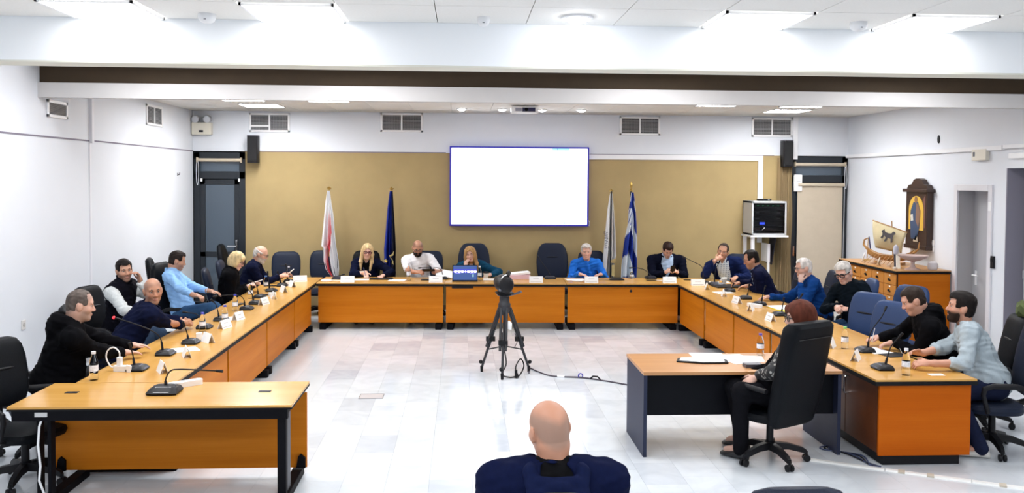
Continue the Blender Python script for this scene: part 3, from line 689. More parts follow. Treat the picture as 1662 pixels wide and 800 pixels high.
def arch(w_, h0, h1): return [(-w_, h0), (w_, h0)]+[(w_*math.cos(PI*k/12), h1+w_*math.sin(PI*k/12)) for k in range(13)]
GOLD = mat('icon_gold_ground', (.62, .38, .05), .45)
yf = .104
def face(poly, d, m, n_, par): return MB().prism(poly, .004, Matrix.Translation((0, yf+d, 0)) @ Mw).build(n_, m, par)
g = face(arch(.215, .26, .56), 0, GOLD, 'gold_ground', t)
face([(-.02, .1), (.13, .13), (.16, .36), (.15, .55), (.07, .68), (-.06, .68), (-.13, .55), (-.11, .3)], .004, mat('icon_robe_blue', (.035, .06, .12), .6), 'robe', g)
face([(-.13, .55), (-.06, .66), (-.01, .66), (.0, .4), (-.08, .3), (-.12, .4)], .006, mat('icon_robe_brown', (.20, .11, .07), .6), 'tunic', g)
face([(.04*math.cos(2*PI*k/16), .715+.052*math.sin(2*PI*k/16)) for k in range(16)], .006, mat('icon_face', (.22, .11, .05), .6), 'head', g)
face([(.06, .40), (.13, .39), (.15, .48), (.08, .50)], .008, mat('icon_book', (.6, .58, .55), .6), 'book', g)
face([(-.08, .08), (.06, .08), (.05, .16), (.02, .12), (-.02, .2), (-.06, .14)], .004, mat('icon_scroll', (.45, .38, .28), .6), 'scroll', t)
face([(-.26, .3), (-.23, .3), (-.23, .6), (-.2, .72), (-.26, .8)], .0, mat('icon_rose_wood', (.18, .08, .07), .5), 'side_inlay', t)
# ------------------------------------------------------------------ tables
T = .72
def table_top(t, L, D, holes=()):
    MB().bb((0, 0, T-.018), (L, D, T)).build('tabletop', TOPW, t, bevel=.002)
    MB().bb((-.0008, -.003, T-.050), (L+.0008, D+.003, T-.018)).build('edge_band', EDGE, t)
def table(label, loc, rz, L, D=.8, p0=.02, p1=None, feet=True, group='council tables in the U shape', grommet=None):
    t = empty('council_table', loc, rz, label, 'table', group)
    table_top(t, L, D)
    p1 = L-.02 if p1 is None else p1
    pan = MB().bb((p0, .045, .105), (p1, .065, T-.05)).build('front_panel', PANW, t, bevel=.002)
    for x in (p0+.07, p1-.07):
        m = MB().bb((x-.025, .17, .05), (x+.025, .24, T-.05)).bb((x-.025, D-.3, .05), (x+.025, D-.24, T-.05)).bb((x-.02, .075, T-.08), (x+.02, D-.06, T-.05))
        m.prism([(-.05, -D+.08), (.05, -D+.08), (.05, -.03), (.04, -.012), (-.04, -.012), (-.05, -.03)], .085, Matrix.Translation((x, 0, 0)) @ Matrix.Rotation(PI, 4, 'X') @ Matrix.Translation((0, 0, -.085)))
        m.build('leg', BLACKM, t, bevel=.004)
    if grommet: MB().cyl((grommet, .046, .60), (grommet, .04, .60), .022, n=16).build('cable_hole', BLACK, t)
    return t
BR = -.028
def backpt(s_): return (-2.225+s_*math.cos(BR), 13.45+s_*math.sin(BR), 0)
table('back row table under the papers of the blonde writing woman and white T-shirt man', backpt(0), BR, 1.95)
table('middle back row table holding the open laptop', backpt(1.955), BR, 1.87)
table('back row table in front of the white haired man in blue', backpt(3.83), BR, 1.73, p1=1.73, grommet=1.0)
LX, RX = -2.24, 3.335
for a, b, p, l in ((6.94, 8.645, None, 'left row table nearest the front, beside the heavy man in black'), (8.65, 10.35, None, 'left row table under the clasped hands of the bald man'),
                (10.355, 12.03, None, 'left row table before the man in the light blue shirt'), (12.035, 14.19, 1.30, 'left row corner table beside the bald reading man')):
    table(l, (LX, a, 0), PI/2, b-a, .76, p1=p)
table('right row corner table with the white paper cup', (RX-.01, 14.05, 0), -PI/2, 2.06, .90, p0=.72)
table('right row table with the yellow folder, behind the desk', (RX, 11.98, 0), -PI/2, 1.29, .90)
table('right row table partly hidden behind the red haired woman', (RX, 10.68, 0), -PI/2, 1.29, .88)
table('right row table between the yellow folder and the end cabinet', (RX+.01, 9.385, 0), -PI/2, 1.26, .86, p1=1.24)
# end cabinet of the right row
t = empty('end_cabinet_table', (3.345, 6.855, 0), 0, 'right row end cabinet table with a plain orange end panel and dark plinth', 'table', None)
L_, D_ = .85, 1.26
MB().bb((0, 0, T-.018), (L_, D_, T)).build('tabletop', wood('desktop_veneer_across', (.53, .27, .058), (.59, .315, .078), (.65, .36, .10), .22, (.6, 7, 7), .4), t, bevel=.002)
MB().bb((-.003, -.003, T-.05), (L_+.003, D_, T-.018)).build('edge_band', EDGE, t)
MB().bb((.07, .06, .09), (L_-.04, D_-.01, T-.05)).build('body', wood('cabinet_side_in_shade', (.085, .020, .004), (.10, .026, .005), (.12, .032, .006), .4, (.6, 6, 6)), t)  # inner side and doors, their shade painted into a darker veneer
MB().bb((.05, .035, .085), (L_-.03, .06, T-.05)).build('end_panel', wood('end_panel_veneer', (.44, .085, .001), (.49, .10, .002), (.53, .12, .004), .45, (.45, 7, 7), .1), t, bevel=.002)
MB().bb((.10, .07, 0), (L_-.10, D_-.05, .09)).build('plinth', BLACK, t)
for q, (a, b) in enumerate(((.08, .66), (.67, 1.24))):
    d = MB().bb((.052, a, .10), (.07, b, T-.06)).build('door', MATS['cabinet_side_in_shade'], t, bevel=.002)
    y = .60 if q == 0 else .73
    MB().tube([(.052, y, .47), (.015, y, .47), (.01, y, .485), (.01, y, .60), (.015, y, .615), (.052, y, .615)], .009, 8).build('handle', CHROME, d, True)

# front left table, open side to the room: metal T legs, cross rail and modesty panel
t = empty('front_table', (-3.155, 6.21, 0), 0, 'front left table with open black metal frame and long wooden modesty panel', 'table')
L_, D_ = 1.955, .72
MB().bb((0, 0, T-.018), (L_, D_, T)).build('tabletop', TOPW, t, bevel=.002)
MB().bb((-.002, -.003, T-.03), (L_+.002, D_+.002, T-.018)).build('edge_band', EDGE, t)
MB().bb((.03, .004, T-.10), (L_-.03, .05, T-.03)).build('front_rail', BLACKM, t)
MB().bb((.055, D_-.12, .075), (L_+.0, D_-.10, T-.06)).build('modesty_panel', PANW, t, bevel=.002)
for x in (.235, L_-.075):
    s_ = -1 if x < 1 else 1
    lg = MB().bb((x-.05, .03, .05), (x-.025, .10, T-.03)).bb((x+.025, .03, .05), (x+.05, .10, T-.03)) if s_ < 0 else MB().bb((x-.03, .02, .06), (x+.03, .08, T-.03))
    lg.bb((x-.03, .08, T-.09), (x+.03, D_-.05, T-.03))
    lg.prism([(-.04, -D_+.03), (.04, -D_+.03), (.04, .10), (-.04, .10)], .06, Matrix.Translation((x, 0, 0)) @ Matrix.Rotation(PI, 4, 'X') @ Matrix.Translation((0, 0, -.06)))
    lg.build('leg', BLACKM, t, bevel=.004)
    if s_ > 0: MB().bb((x-.02, .09, .06), (x+.02, .24, T-.1)).build('ribbed_channel', mat('ribbed_grey', (.05, .055, .07), .5), t)
    MB().prism([(-.035, 0), (.035, 0), (.035, .08), (.0, .11), (-.02, .09)], .02, Matrix.Translation(((.10 if s_ < 0 else L_-.045), D_-.12, .075)) @ Matrix.Rotation(PI/2, 4, 'X')).build('bracket', BLACKM, t)
MB().tube([(.235, .02, .65), (.215, .01, .58), (.205, .01, .45), (.22, .01, .3), (.21, .01, .2), (.24, .02, .1), (.25, .03, .06)], .008, 8).build('white_cable', WHITE, t, True)
MB().box((.232, .0, T-.055), (.085, .006, .03)).build('stock_label', mat('label_grey', (.5, .5, .5), .6), t)
for x, y in ((.265, .41), (1.678, .405)): MB().box((x, y, T+.001), (.09, .05, .003)).build('cable_cover', BLACK, t)

# desk at right centre with dark side panels
t = empty('writing_desk', (1.515, 7.18, 0), 0, 'small desk with reddish top and dark blue-grey side panels before the red haired woman', 'desk')
L_, D_ = 1.70, .775
MB().bb((0, 0, T-.028), (L_, D_, T)).build('tabletop', wood('desk_reddish_veneer', (.43, .20, .075), (.48, .235, .09), (.53, .27, .11), .3, (.6, 8, 8)), t, bevel=.002)
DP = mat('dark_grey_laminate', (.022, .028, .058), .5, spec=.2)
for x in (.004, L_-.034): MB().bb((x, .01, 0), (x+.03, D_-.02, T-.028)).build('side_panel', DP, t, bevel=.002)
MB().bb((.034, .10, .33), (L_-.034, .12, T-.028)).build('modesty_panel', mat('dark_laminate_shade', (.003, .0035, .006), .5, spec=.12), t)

# ------------------------------------------------------------------ chairs (they face local +x)
def star_base(t, r=.30, z0=.065):
    for k in range(5):
        a = 2*PI*k/5+.3; c, s_ = math.cos(a), math.sin(a); P = lambda q, w_, z: (q*c-w_*s_, q*s_+w_*c, z)
        lg = MB().rings([[P(q, -w_, z-h), P(q, w_, z-h), P(q, w_*.7, z+h), P(q, -w_*.7, z+h)] for q, w_, z, h in ((.02, .035, .13, .03), (.15, .03, .125, .024), (.27, .024, .095, .02), (r, .02, .08, .016))]).build('base_leg', BLACK, t, True)
        cs = MB()
        for dw in (-.018, .018):
            m0 = P(r, dw-.01, .029); m1 = P(r, dw+.01, .029); cs.cyl(m0, m1, .029, n=14)
        cs.cyl(P(r, 0, .05), P(r, 0, .085), .012, n=8).build('caster', BLACK, lg, True)
    MB().lathe([(.045, .10), (.045, .16), (.03, .17), (.028, .32), (.05, .33), (.05, .36)], n=16).build('gas_column', BLACK, t, True)
def chair(kind, label, loc, rz, leather, group=None, arms=True):
    t = empty('office_chair', (*loc, 0), rz, label, 'chair', group)
    star_base(t)
    se = [sring(.02, 0, .355, .19, .20), sring(.02, 0, .365, .235, .245), sring(.02, 0, .40, .25, .26), sring(.02, 0, .43, .24, .25), sring(.015, 0, .445, .19, .2)]
    MB().rings(se).build('seat', leather, t, True)
    if kind == 'task':
        Z = [(.56, .155, .02), (.58, .19, .035), (.66, .225, .048), (.78, .24, .052), (.92, .238, .05), (1.0, .222, .046), (1.05, .185, .038), (1.068, .13, .018)]
        lean = .22
    elif kind == 'high':
        Z = [(.52, .19, .03), (.56, .24, .05), (.70, .27, .062), (.86, .28, .066), (1.0, .268, .062), (1.10, .24, .055), (1.17, .19, .045), (1.195, .13, .02)]
        lean = .2
    elif kind == 'low':
        Z = [(.52, .16, .02), (.55, .2, .04), (.66, .22, .05), (.74, .2, .04), (.76, .15, .02)]
        lean = .1
    else:
        Z = [(.34, .20, .03), (.37, .24, .055), (.5, .265, .065), (.75, .265, .07), (1.0, .26, .07), (1.10, .255, .08), (1.17, .25, .075), (1.205, .23, .045), (1.21, .21, .02)]
        lean = .2
    cx = lambda z: -.235-lean*(z-.5)
    p = 3.2 if kind != 'big' else 5
    bk = MB().rings([sring(cx(z), 0, z, b, a, 28, p) for z, a, b in Z]).build('backrest', leather, t, True)
    if kind != 'big':
        zt = .84 if kind == 'task' else .96
        th = .056 if kind == 'task' else .07
        MB().sphere((cx(zt)+th-.008, 0, zt), .11, 14, (.10, 1., .11)).build('tuck', BLACK, bk, True)
        MB().tube([(cx(.6)-.05, 0, .62), (cx(.5)-.06, 0, .46), (-.1, 0, .39)], .03, 8).build('back_bar', BLACK, t, True)
    else:
        MB().tube([(cx(1.09)-.086, -.2, 1.085), (cx(1.09)-.088, 0, 1.085), (cx(1.09)-.086, .2, 1.085)], .004, 6).build('seam', BLACK, bk)
    if arms:
        for s_ in (-1, 1):
            y = s_*.285
            MB().tube([(.10, s_*.2, .37), (.12, y, .40), (.16, y, .54), (.15, y, .595), (.08, y, .622), (-.10, y, .625), (-.18, y, .60), (-.22, y, .53)] if kind != 'big' else [(.10, s_*.2, .37), (.1, y, .41), (.15, y, .6), (.05, y, .655), (-.2, y, .65)],
                      [.016, .018, .02, .024, .026, .026, .022, .016] if kind != 'big' else .022, 10).build('armrest', BLACK, t, True)
    return t
G = 'office chairs around the tables'
CH = [('task', 'large black chair at the far left end of the front table', (-3.30, 6.76), -28, LEATHERK),
      ('task', 'dark chair behind the heavy man in the black hoodie', (-3.52, 7.46), 28, LEATHERN),
      ('task', 'black chair under the bald man with clasped hands', (-3.52, 8.80), 15, LEATHERK),
      ('task', 'black chair holding the man in the black vest', (-3.95, 10.15), -15, LEATHERK),
      ('high', 'black chair behind the man in the light blue shirt, nearer the table', (-3.60, 11.66), -12, LEATHERK),
      ('high', 'empty tall black chair against the left wall behind the light blue shirt', (-3.98, 12.45), 15, LEATHERK),
      ('task', 'black chair with grey sheen behind the blonde bob woman', (-3.20, 12.32), 12, LEATHERN),
      ('high', 'empty black chair in the corner before the dark glass door', (-3.68, 14.92), 5, LEATHERK),
      ('task', 'dark chair under the bald man with the white beard', (-3.30, 13.40), 5, LEATHERN),
      ('task', 'empty navy chair right beside the bald reading man', (-2.93, 14.62), -82, LEATHERN),
      ('task', 'empty navy chair under the white and red flag', (-2.37, 14.86), -88, LEATHERN),
      ('task', 'black chair behind the blonde writing woman, off to her left', (-1.62, 14.86), -84, LEATHERK),
      ('task', 'navy chair behind the man in the white T-shirt', (-.60, 14.82), -95, LEATHERN),
      ('high', 'tall navy chair of the long haired woman behind the laptop', (.21, 14.88), -88, LEATHERN),
      ('high', 'empty tall navy chair between the laptop woman and the white haired man', (1.57, 14.96), -91, LEATHERN),
      ('task', 'navy chair behind the white haired man in the blue polo', (2.22, 14.92), -97, LEATHERN),
      ('low', 'low dark chair under the man in the dark suit with a phone', (3.42, 14.72), -92, LEATHERK),
      ('task', 'dark chair of the man in the plaid shirt at the corner', (4.55, 14.35), -120, LEATHERN),
      ('task', 'navy chair behind the dark suited man looking down at the corner', (4.72, 12.75), 178, LEATHERN),
      ('task', 'navy empty chair between the dark suited man and the blue sweater man', (4.85, 12.0), 172, LEATHERN),
      ('task', 'blue chair behind the white haired man in the blue sweater', (4.95, 11.05), 170, LEATHERB),
      ('task', 'bright blue chair behind the man in black with thick glasses', (5.12, 10.1), 205, LEATHERB),
      ('task', 'empty blue chair right of the man with thick glasses', (4.28, 9.45), 205, LEATHERB),
      ('task', 'empty blue chair beside the man in the black hoodie', (4.20, 8.74), 205, LEATHERB),
      ('task', 'dark chair with the green jacket over its back', (4.92, 8.05), 165, LEATHERK),
      ('high', 'large navy chair at the right edge holding the man in the grey sweater', (4.58, 7.26), 165, LEATHERN),
      ('big', 'tall black leather armchair of the red haired woman at the desk', (2.56, 7.08), 120, LEATHERK),
      ('task', 'audience chair top just showing at the bottom edge right of the bald man', (1.38, 3.84), 90, LEATHERN),
      ('low', 'low chair under the bald man seen from behind', (.42, 3.95), 90, LEATHERN)]
for k, l, loc, rz, m in CH: chair(k, l, loc, R(rz), m, G)

# ------------------------------------------------------------------ camera tripod
t = empty('camera_tripod', (.50, 10.33, 0), 0, 'black two-tube camera tripod standing on the marble floor before the back tables', 'tripod')
TM = mat('tripod_black', (.018, .019, .024), .4)
top = Vector((.0, .0, .80))
for fx, fy in ((-.262, .15), (-.035, -.28), (.305, .135)):
    f = Vector((fx, fy, .05)); d = (f-top); side = d.cross(Vector((0, 0, 1))).normalized()
    m0 = top+Vector((fx, fy, 0))*.18; mid = m0.lerp(f, .52)
    lg = MB()
    for s_ in (-1, 1): lg.cyl(m0+side*.034*s_, mid+side*.034*s_-d.normalized()*-.1, .016, n=10)
    lg.cyl(mid-d.normalized()*.12, f, .018, .015, 10).build('leg', TM, t, True)
    MB().box(mid, (.11, .06, .055)).build('leg_lock', BLACK, t, bevel=.006)
    MB().cyl(f+Vector((0, 0, .02)), f-Vector((0, 0, .05)), .020, .016, 10).sphere(f+Vector((-.012 if fx < 0 else .012, 0, .07)), .024, 10).build('foot', BLACK, t, True)
    MB().cyl(m0.lerp(f, .70), Vector((0, 0, .34)), .008, n=8).build('spreader_arm', TM, t, True)
MB().lathe([(.04, .32), (.04, .36), (.018, .37), (.016, .70), (.07, .76), (.075, .84), (.06, .86), (.06, .93), (.095, .95), (.085, .965)], n=18).build('center_column', TM, t, True)
MB().tube([(.05, -.03, .95), (.13, -.06, .97), (.19, -.10, 1.0)], [.014, .012, .016], 8).build('pan_handle', PGREY, t, True)
MB().prism([(-.03, -.04), (.03, -.05), (.035, .03), (.0, .06), (-.035, .03)], .004, Matrix.Translation((.05, -.1, .60)) @ Matrix.Rotation(PI/2, 4, 'X')).build('white_tag', PAPER, t)
MB().tube([(.12, -.06, .5), (.16, -.07, .42), (.12, -.08, .34)], .004, 6).tube([(-.14, -.02, .48), (-.2, -.03, .4), (-.17, -.02, .34)], .004, 6).build('strap', BLACK, t, True)
t = empty('video_camera', (.50, 10.33, .965), R(8), 'black video camera with pale strip mounted on the tripod', 'camera')
MB().prism(rrect(.20, .22, .04), .015, Matrix.Translation((0, 0, 0))).build('mount_plate', BLACK, t, True)
rr_ = [[(.105*s_*math.cos(2*PI*i/20)-.01, y, .115+.11*s_*math.sin(2*PI*i/20)) for i in range(20)] for y, s_ in ((-.17, .55), (-.155, .8), (-.10, .98), (.0, 1.), (.10, .95), (.14, .8), (.15, .6))]
MB().rings(rr_).build('body', BLACK, t, True)
MB().cyl((-.01, .13, .115), (-.01, .24, .115), .07, .08, 20).build('lens_hood', BLACKM, t, True)
MB().tube([(-.06, -.13, .19), (-.03, -.10, .213), (.01, -.06, .222)], .012, 8).build('pale_strip', PAPER, t, True)
MB().tube([(.02, -.1, .21), (.05, -.04, .25), (.06, .06, .25), (.04, .1, .2)], .02, 10).build('carry_handle', BLACK, t, True)
MB().sphere((-.075, -.14, .06), .02, 10).build('dial', PGREY, t, True)
# cables on the floor
cab = [(.80, 10.35), (.83, 10.62), (.90, 10.46), (1.02, 10.23), (1.13, 10.16), (1.28, 10.125), (1.42, 10.08), (1.64, 9.93), (1.87, 9.73), (2.1, 9.55), (2.4, 9.3)]
def smooth(P, n=6):
    P = [Vector(p) for p in P]; out = []
    for i in range(len(P)-1):
        p0, p1, p2, p3 = P[max(0, i-1)], P[i], P[i+1], P[min(len(P)-1, i+2)]
        for k in range(n):
            q = k/n; out.append(.5*((2*p1)+(-p0+p2)*q+(2*p0-5*p1+4*p2-p3)*q*q+(-p0+3*p1-3*p2+p3)*q**3))
    return out+[P[-1]]
t = empty('floor_cable', (0, 0, 0), 0, 'dark twin cable on the floor running from the tripod to the desk', 'cable')
MB().tube(smooth([(x, y, .008) for x, y in cab]), .008, 6).tube(smooth([(x+.01, y+.03*math.sin(i), .007) for i, (x, y) in enumerate(cab[4:])]), .006, 6).build('cable', mat('cable_dark', (.06, .05, .07), .6), t, True)
MB().tube([(1.12, 10.165, .012), (1.2, 10.14, .012)], .016, 8).build('white_tape', PAPER, t)
MB().tube([(1.385+.025*math.cos(a), 10.10, .03+.025*math.sin(a)) for a in [2*PI*k/12 for k in range(12)]], .007, 6, True).build('blue_tie', mat('tie_blue', (.02, .02, .35), .5), t, True)
MB().tube([(1.49, 10.03, .01), (1.52, 10.02, .04), (1.57, 10.0, .04), (1.60, 9.97, .01)], .01, 6).build('black_tie', BLACK, t, True)
tag(MB().tube(smooth([(.5, 10.28, .30), (.52, 10.22, .15), (.47, 10.2, .03), (.55, 10.12, .012), (.62, 10.16, .01), (.68, 10.2, .02), (.73, 10.24, .12), (.69, 10.25, .2), (.63, 10.22, .1), (.66, 10.15, .01), (.63, 10.1, .01)]), .008, 6).box((.63, 10.13, .05), (.03, .03, .09)).build('tripod_cable', BLACK, None, True), 'looped black cable hanging between the tripod legs', 'cable')
t = tag(MB().bb((-.125, -.10, 0), (.125, .10, .003)).move(Matrix.Translation((-.96, 9.32, 0))).build('floor_socket_cover', mat('floor_plate_steel', (.52, .49, .49), .35)), 'small rectangular metal socket cover set in the marble floor', 'floor cover')
MB().box((-.96, 9.42, .0022), (.25, .006, .004)).box((-.96, 9.22, .0022), (.25, .006, .004)).box((-1.085, 9.32, .0022), (.006, .2, .004)).box((-.835, 9.32, .0022), (.006, .2, .004)).build('rim', mat('floor_plate_rim', (.16, .15, .15), .5), t)
# cable duct strip over the floor at lower right
a, b = Vector((2.86, 7.085, 0)), Vector((5.6, 5.63, 0)); dd = (b-a); ang = math.atan2(dd.y, dd.x)
t = empty('floor_duct', a, ang, 'flat white cable duct strip running diagonally across the floor at lower right', 'cable duct')
for k in range(5):
    l = dd.length/5; MB().prism([(-.03, 0), (.03, 0), (.02, .012), (-.02, .012)], l-.006, Matrix.Translation((k*l, 0, 0)) @ Matrix.Rotation(PI/2, 4, 'Z') @ Matrix.Rotation(PI/2, 4, 'X')).build('strip', mat('duct_strip_white', (.78, .78, .76), .5), t)
for k in (.74, .95, 1.45): MB().box((k, 0, .006), (.05, .07, .013)).build('tape_patch', mat('tape_beige', (.55, .49, .40), .7), t)
t = empty('loose_cables', (0, 0, 0), 0, 'tangle of dark blue cables on the floor beside the end cabinet', 'cable')
for q in range(4):
    MB().tube(smooth([(3.30, 7.55+.05*q, .4-.05*q), (3.30, 7.45, .05), (3.22-.04*q, 7.35, .01), (3.28+.03*q, 7.15, .012), (3.33, 6.98-.03*q, .01), (3.4, 6.85, .01)]), .006, 6).build('cable', mat('cable_blue_grey', (.05, .07, .16), .5) if q % 2 else BLACK, t, True)
# ------------------------------------------------------------------ things on the tables
def mic(label, loc, rz, neck, red=False, big=False):
    """delegate unit: wedge base, coloured key pad, gooseneck given as points relative to its base (local, +y towards the speaker)"""
    t = empty('conference_microphone', (*loc, T), rz, label, 'microphone', 'conference microphones')
    s_ = 1.25 if big else 1
    b = MB().rings([[(x*s_, y*s_, z*s_) for x, y, z in ((-a, -d+o, z), (-a*.6, -d*1.15+o, z), (a*.6, -d*1.15+o, z), (a, -d+o, z), (a, d*.8+o, z), (a*.5, d+o, z), (-a*.5, d+o, z), (-a, d*.8+o, z))] for a, d, z, o in ((.085, .07, .001, 0), (.09, .075, .012, 0), (.075, .055, .035, .008), (.05, .03, .045, .012))])
    b.build('base', BLACK, t, True)
    MB().box((0, -.055*s_, .028*s_), (.09*s_, .05*s_, .006), Matrix.Rotation(R(28), 3, 'X')).build('key_pad', mat('mic_keypad_blue', (.03, .04, .12), .4) if not big else PAPER, t)
    for dx in (-.05, .05): MB().box((dx*s_, .02*s_, .039*s_), (.03*s_, .05*s_, .004), Matrix.Rotation(R(-8), 3, 'X')).build('grille', PGREY, t)
    pts = smooth([(0, .02, .04*s_)]+list(neck), 5)
    n = len(pts); MB().tube(pts, [.011 if i < 4 else .0055 for i in range(n)], 8).build('gooseneck', BLACK, t, True)
    d = (pts[-1]-pts[-3]).normalized()
    MB().cyl(pts[-1]-d*.005, pts[-1]+d*.045, .010, .012, 10).build('capsule', BLACK, t, True)
    if red: MB().sphere(pts[-1]+d*.05, .014, 10).build('red_light_ring', mat('mic_red_light', (.6, .02, .02), .4, emit=(1, .02, .03), es=2.5), t, True)
    return t
W90 = PI/2
# left row: inner side is +X; local -y looks to the inside (+X) => rz=90deg ; local +y = -X (speaker), local +x = +Y
mic('large black microphone unit on the front table, its neck bent level to the right', (-2.206, 6.60), R(0), [(.0, .02, .10), (.03, .03, .155), (.09, .04, .165), (.25, .02, .163), (.38, .0, .16)], big=True)
ML = [((-2.70, 7.39), [(0, .03, .12), (-.02, .04, .19)], 0, 'short necked microphone beside the white plug on the left row'),
      ((-2.68, 8.02), [(.0, .04, .15), (-.03, .10, .22), (-.09, .25, .30), (-.12, .35, .34)], 1, 'microphone with a red lit tip in front of the heavy man in black'),
      ((-2.62, 8.56), [(0, .03, .10), (-.01, .05, .17)], 0, 'microphone beside the white cube on the left row'),
      ((-2.74, 9.42), [(.0, .04, .10), (.0, .08, .15), (-.02, .17, .17)], 0, 'microphone by the clasped hands of the bald man in the navy jacket'),
      ((-2.70, 9.92), [(0, .03, .1), (-.01, .05, .18), (-.02, .07, .21)], 0, 'microphone behind the third bottle on the left row'),
      ((-2.62, 10.75), [(0, .03, .12), (-.02, .08, .17), (-.05, .2, .18), (-.08, .33, .17)], 0, 'microphone with neck bent towards the light blue shirt'),
      ((-2.62, 11.2), [(0, .04, .13), (-.01, .09, .19)], 0, 'microphone in the middle of the left row past the light blue shirt'),
      ((-2.70, 11.80), [(0, .03, .12), (-.01, .06, .2), (-.02, .1, .22)], 0, 'microphone beside the white paper cube, far half of left row'),
      ((-2.69, 12.45), [(0, .03, .14), (-.01, .04, .24)], 0, 'microphone facing the blonde bob woman'),
      ((-2.66, 13.05), [(0, .03, .12), (-.01, .05, .18)], 0, 'microphone facing the bald reading man, nearer of two'),
      ((-2.66, 13.55), [(0, .03, .14), (0, .04, .24)], 0, 'last microphone at the far corner of the left row')]
for loc, nk, red, l in ML: mic(l, loc, W90, nk, bool(red))
MR = [((3.72, 13.30), [(0, .02, .2), (-.04, .0, .28), (-.16, .0, .34), (-.28, 0, .40)], 0, 'microphone at the right corner with a long neck reaching left', -W90*0),
      ((3.86, 13.15), [(0, .02, .12), (.03, .05, .24), (.08, .08, .33)], 0, 'microphone at the right corner with its neck leaning right', -W90*0),
      ((3.86, 12.40), [(0, .03, .06), (0, .04, .08)], 0, 'flat microphone unit right of the black notebook', -W90),
      ((3.84, 11.62), [(0, .03, .10), (0, .04, .16)], 0, 'microphone left of the bulky white adapter on the right row', -W90),
      ((3.84, 11.05), [(0, .03, .12), (-.01, .06, .21)], 0, 'microphone beside the white adapter and yellow folder', -W90),
      ((3.78, 10.18), [(0, .03, .1), (0, .04, .17)], 0, 'microphone just before the yellow folder', -W90),
      ((3.73, 9.62), [(0, .03, .12), (.0, .05, .24), (.02, .07, .30)], 0, 'microphone left of the red haired woman on the right row', -W90),
      ((3.80, 8.0), [(0, .03, .12), (-.01, .06, .20), (-.03, .16, .32), (-.05, .2, .38)], 0, 'microphone by the green capped bottle', -W90),
      ((3.60, 7.25), [(0, .04, .12), (.0, .07, .2), (.03, .12, .28)], 0, 'microphone before the man in the grey sweater', -W90)]
for loc, nk, red, l, rz in MR: mic(l, loc, rz, nk)
mic('microphone before the empty tall chair with its neck leaning left', (1.41, 13.98), 0, [(-.03, .03, .12), (-.10, .05, .22), (-.18, .06, .33)])
mic('microphone before the white T-shirt man with its neck lying level to the left', (-.32, 13.95), 0, [(.0, .03, .10), (-.06, .04, .17), (-.2, .04, .18), (-.34, .04, .175)])
mic('microphone base beside the dark suited man, neck level to the left', (3.05, 14.0), 0, [(-.02, .03, .08), (-.1, .05, .14), (-.22, .05, .17), (-.3, .05, .17)])
mic('low black microphone unit left of the blonde writing woman', (-1.97, 13.95), 0, [(.02, .03, .05), (.06, .04, .06)])

TXT = mat('faint_print_grey', (.38, .38, .40), .8)
def plate(label, loc, rz, w_=.21, h=.095, lines=2):
    t = empty('name_plate', (*loc, T), rz, label, 'name plate', 'white name plates')
    MB().prism([(-.035, 0), (-.032, 0), (0, h-.004), (.032, 0), (.035, 0), (.0015, h), (-.0015, h)], w_, Matrix.Translation((-w_/2, 0, 0)) @ Matrix.Rotation(PI/2, 4, 'Z') @ Matrix.Rotation(PI/2, 4, 'X')).build('card', PAPER, t)
    k = MB(); Mr = Matrix.Rotation(-math.atan2(.0335, h), 3, 'X')
    for q in range(lines):
        f = (.62, .18)[q]; z = h*f; y = -.0335*(1-f)-.0012
        k.box((0, y, z), (w_*(.42, .8)[q], .0008, .007), Mr)
    k.build('print_line', TXT, t)
for l, loc, rz in (('white name plate before the blonde writing woman', (-1.76, 13.52), BR), ('white name plate before the man in the white T-shirt', (-.41, 13.52), BR), ('white name plate behind the video camera', (.62, 13.48), BR),
                   ('white name plate before the empty tall chair', (1.14, 13.48), BR), ('white name plate before the white haired man in blue', (2.0, 13.45), BR), ('white name plate before the man with the phone', (3.22, 13.42), BR),
                   ('white name plate at the right corner, left of the two microphones', (3.58, 13.10), BR), ('large white name plate at the left far corner', (-2.50, 13.60), .3)): plate(l, loc, rz)
for l, loc, d in (('tilted small white name plate on the left row behind the front table', (-2.46, 7.30), .5), ('white name plate beside the red lit microphone', (-2.46, 7.93), .4), ('white name plate beside the white cube on the left row', (-2.47, 8.62), .7),
                  ('white name plate before the clasped hands', (-2.52, 9.42), -.35), ('white name plate with blue flap in the middle left row', (-2.52, 9.98), -.3), ('white name plate past the light blue shirt man', (-2.50, 11.16), -.3),
                  ('white name plate before the blonde bob woman', (-2.50, 11.72), .3), ('narrow white name plate, fourth from the far left corner', (-2.50, 12.36), .5), ('narrow white name plate beside the reading man', (-2.50, 12.98), .5)): plate(l, loc, W90+d, .17, .09)
for l, loc, d in (('white name plate left of the black notebook', (3.60, 12.66), -.2), ('white name plate past the black notebook', (3.62, 11.90), -.2), ('white name plate next to the bulky white adapter', (3.58, 11.2), .2),
                  ('narrow white name plate before the yellow folder', (3.55, 10.55), -.5), ('white name plate with blue flap left of the red haired woman', (3.52, 9.78), .1), ('white name plate beside the green capped bottle', (3.56, 8.22), -.6),
                  ('narrow white name plate half hidden by the desk chair', (3.53, 7.62), -.6)): plate(l, loc, -W90+d, .16, .09)

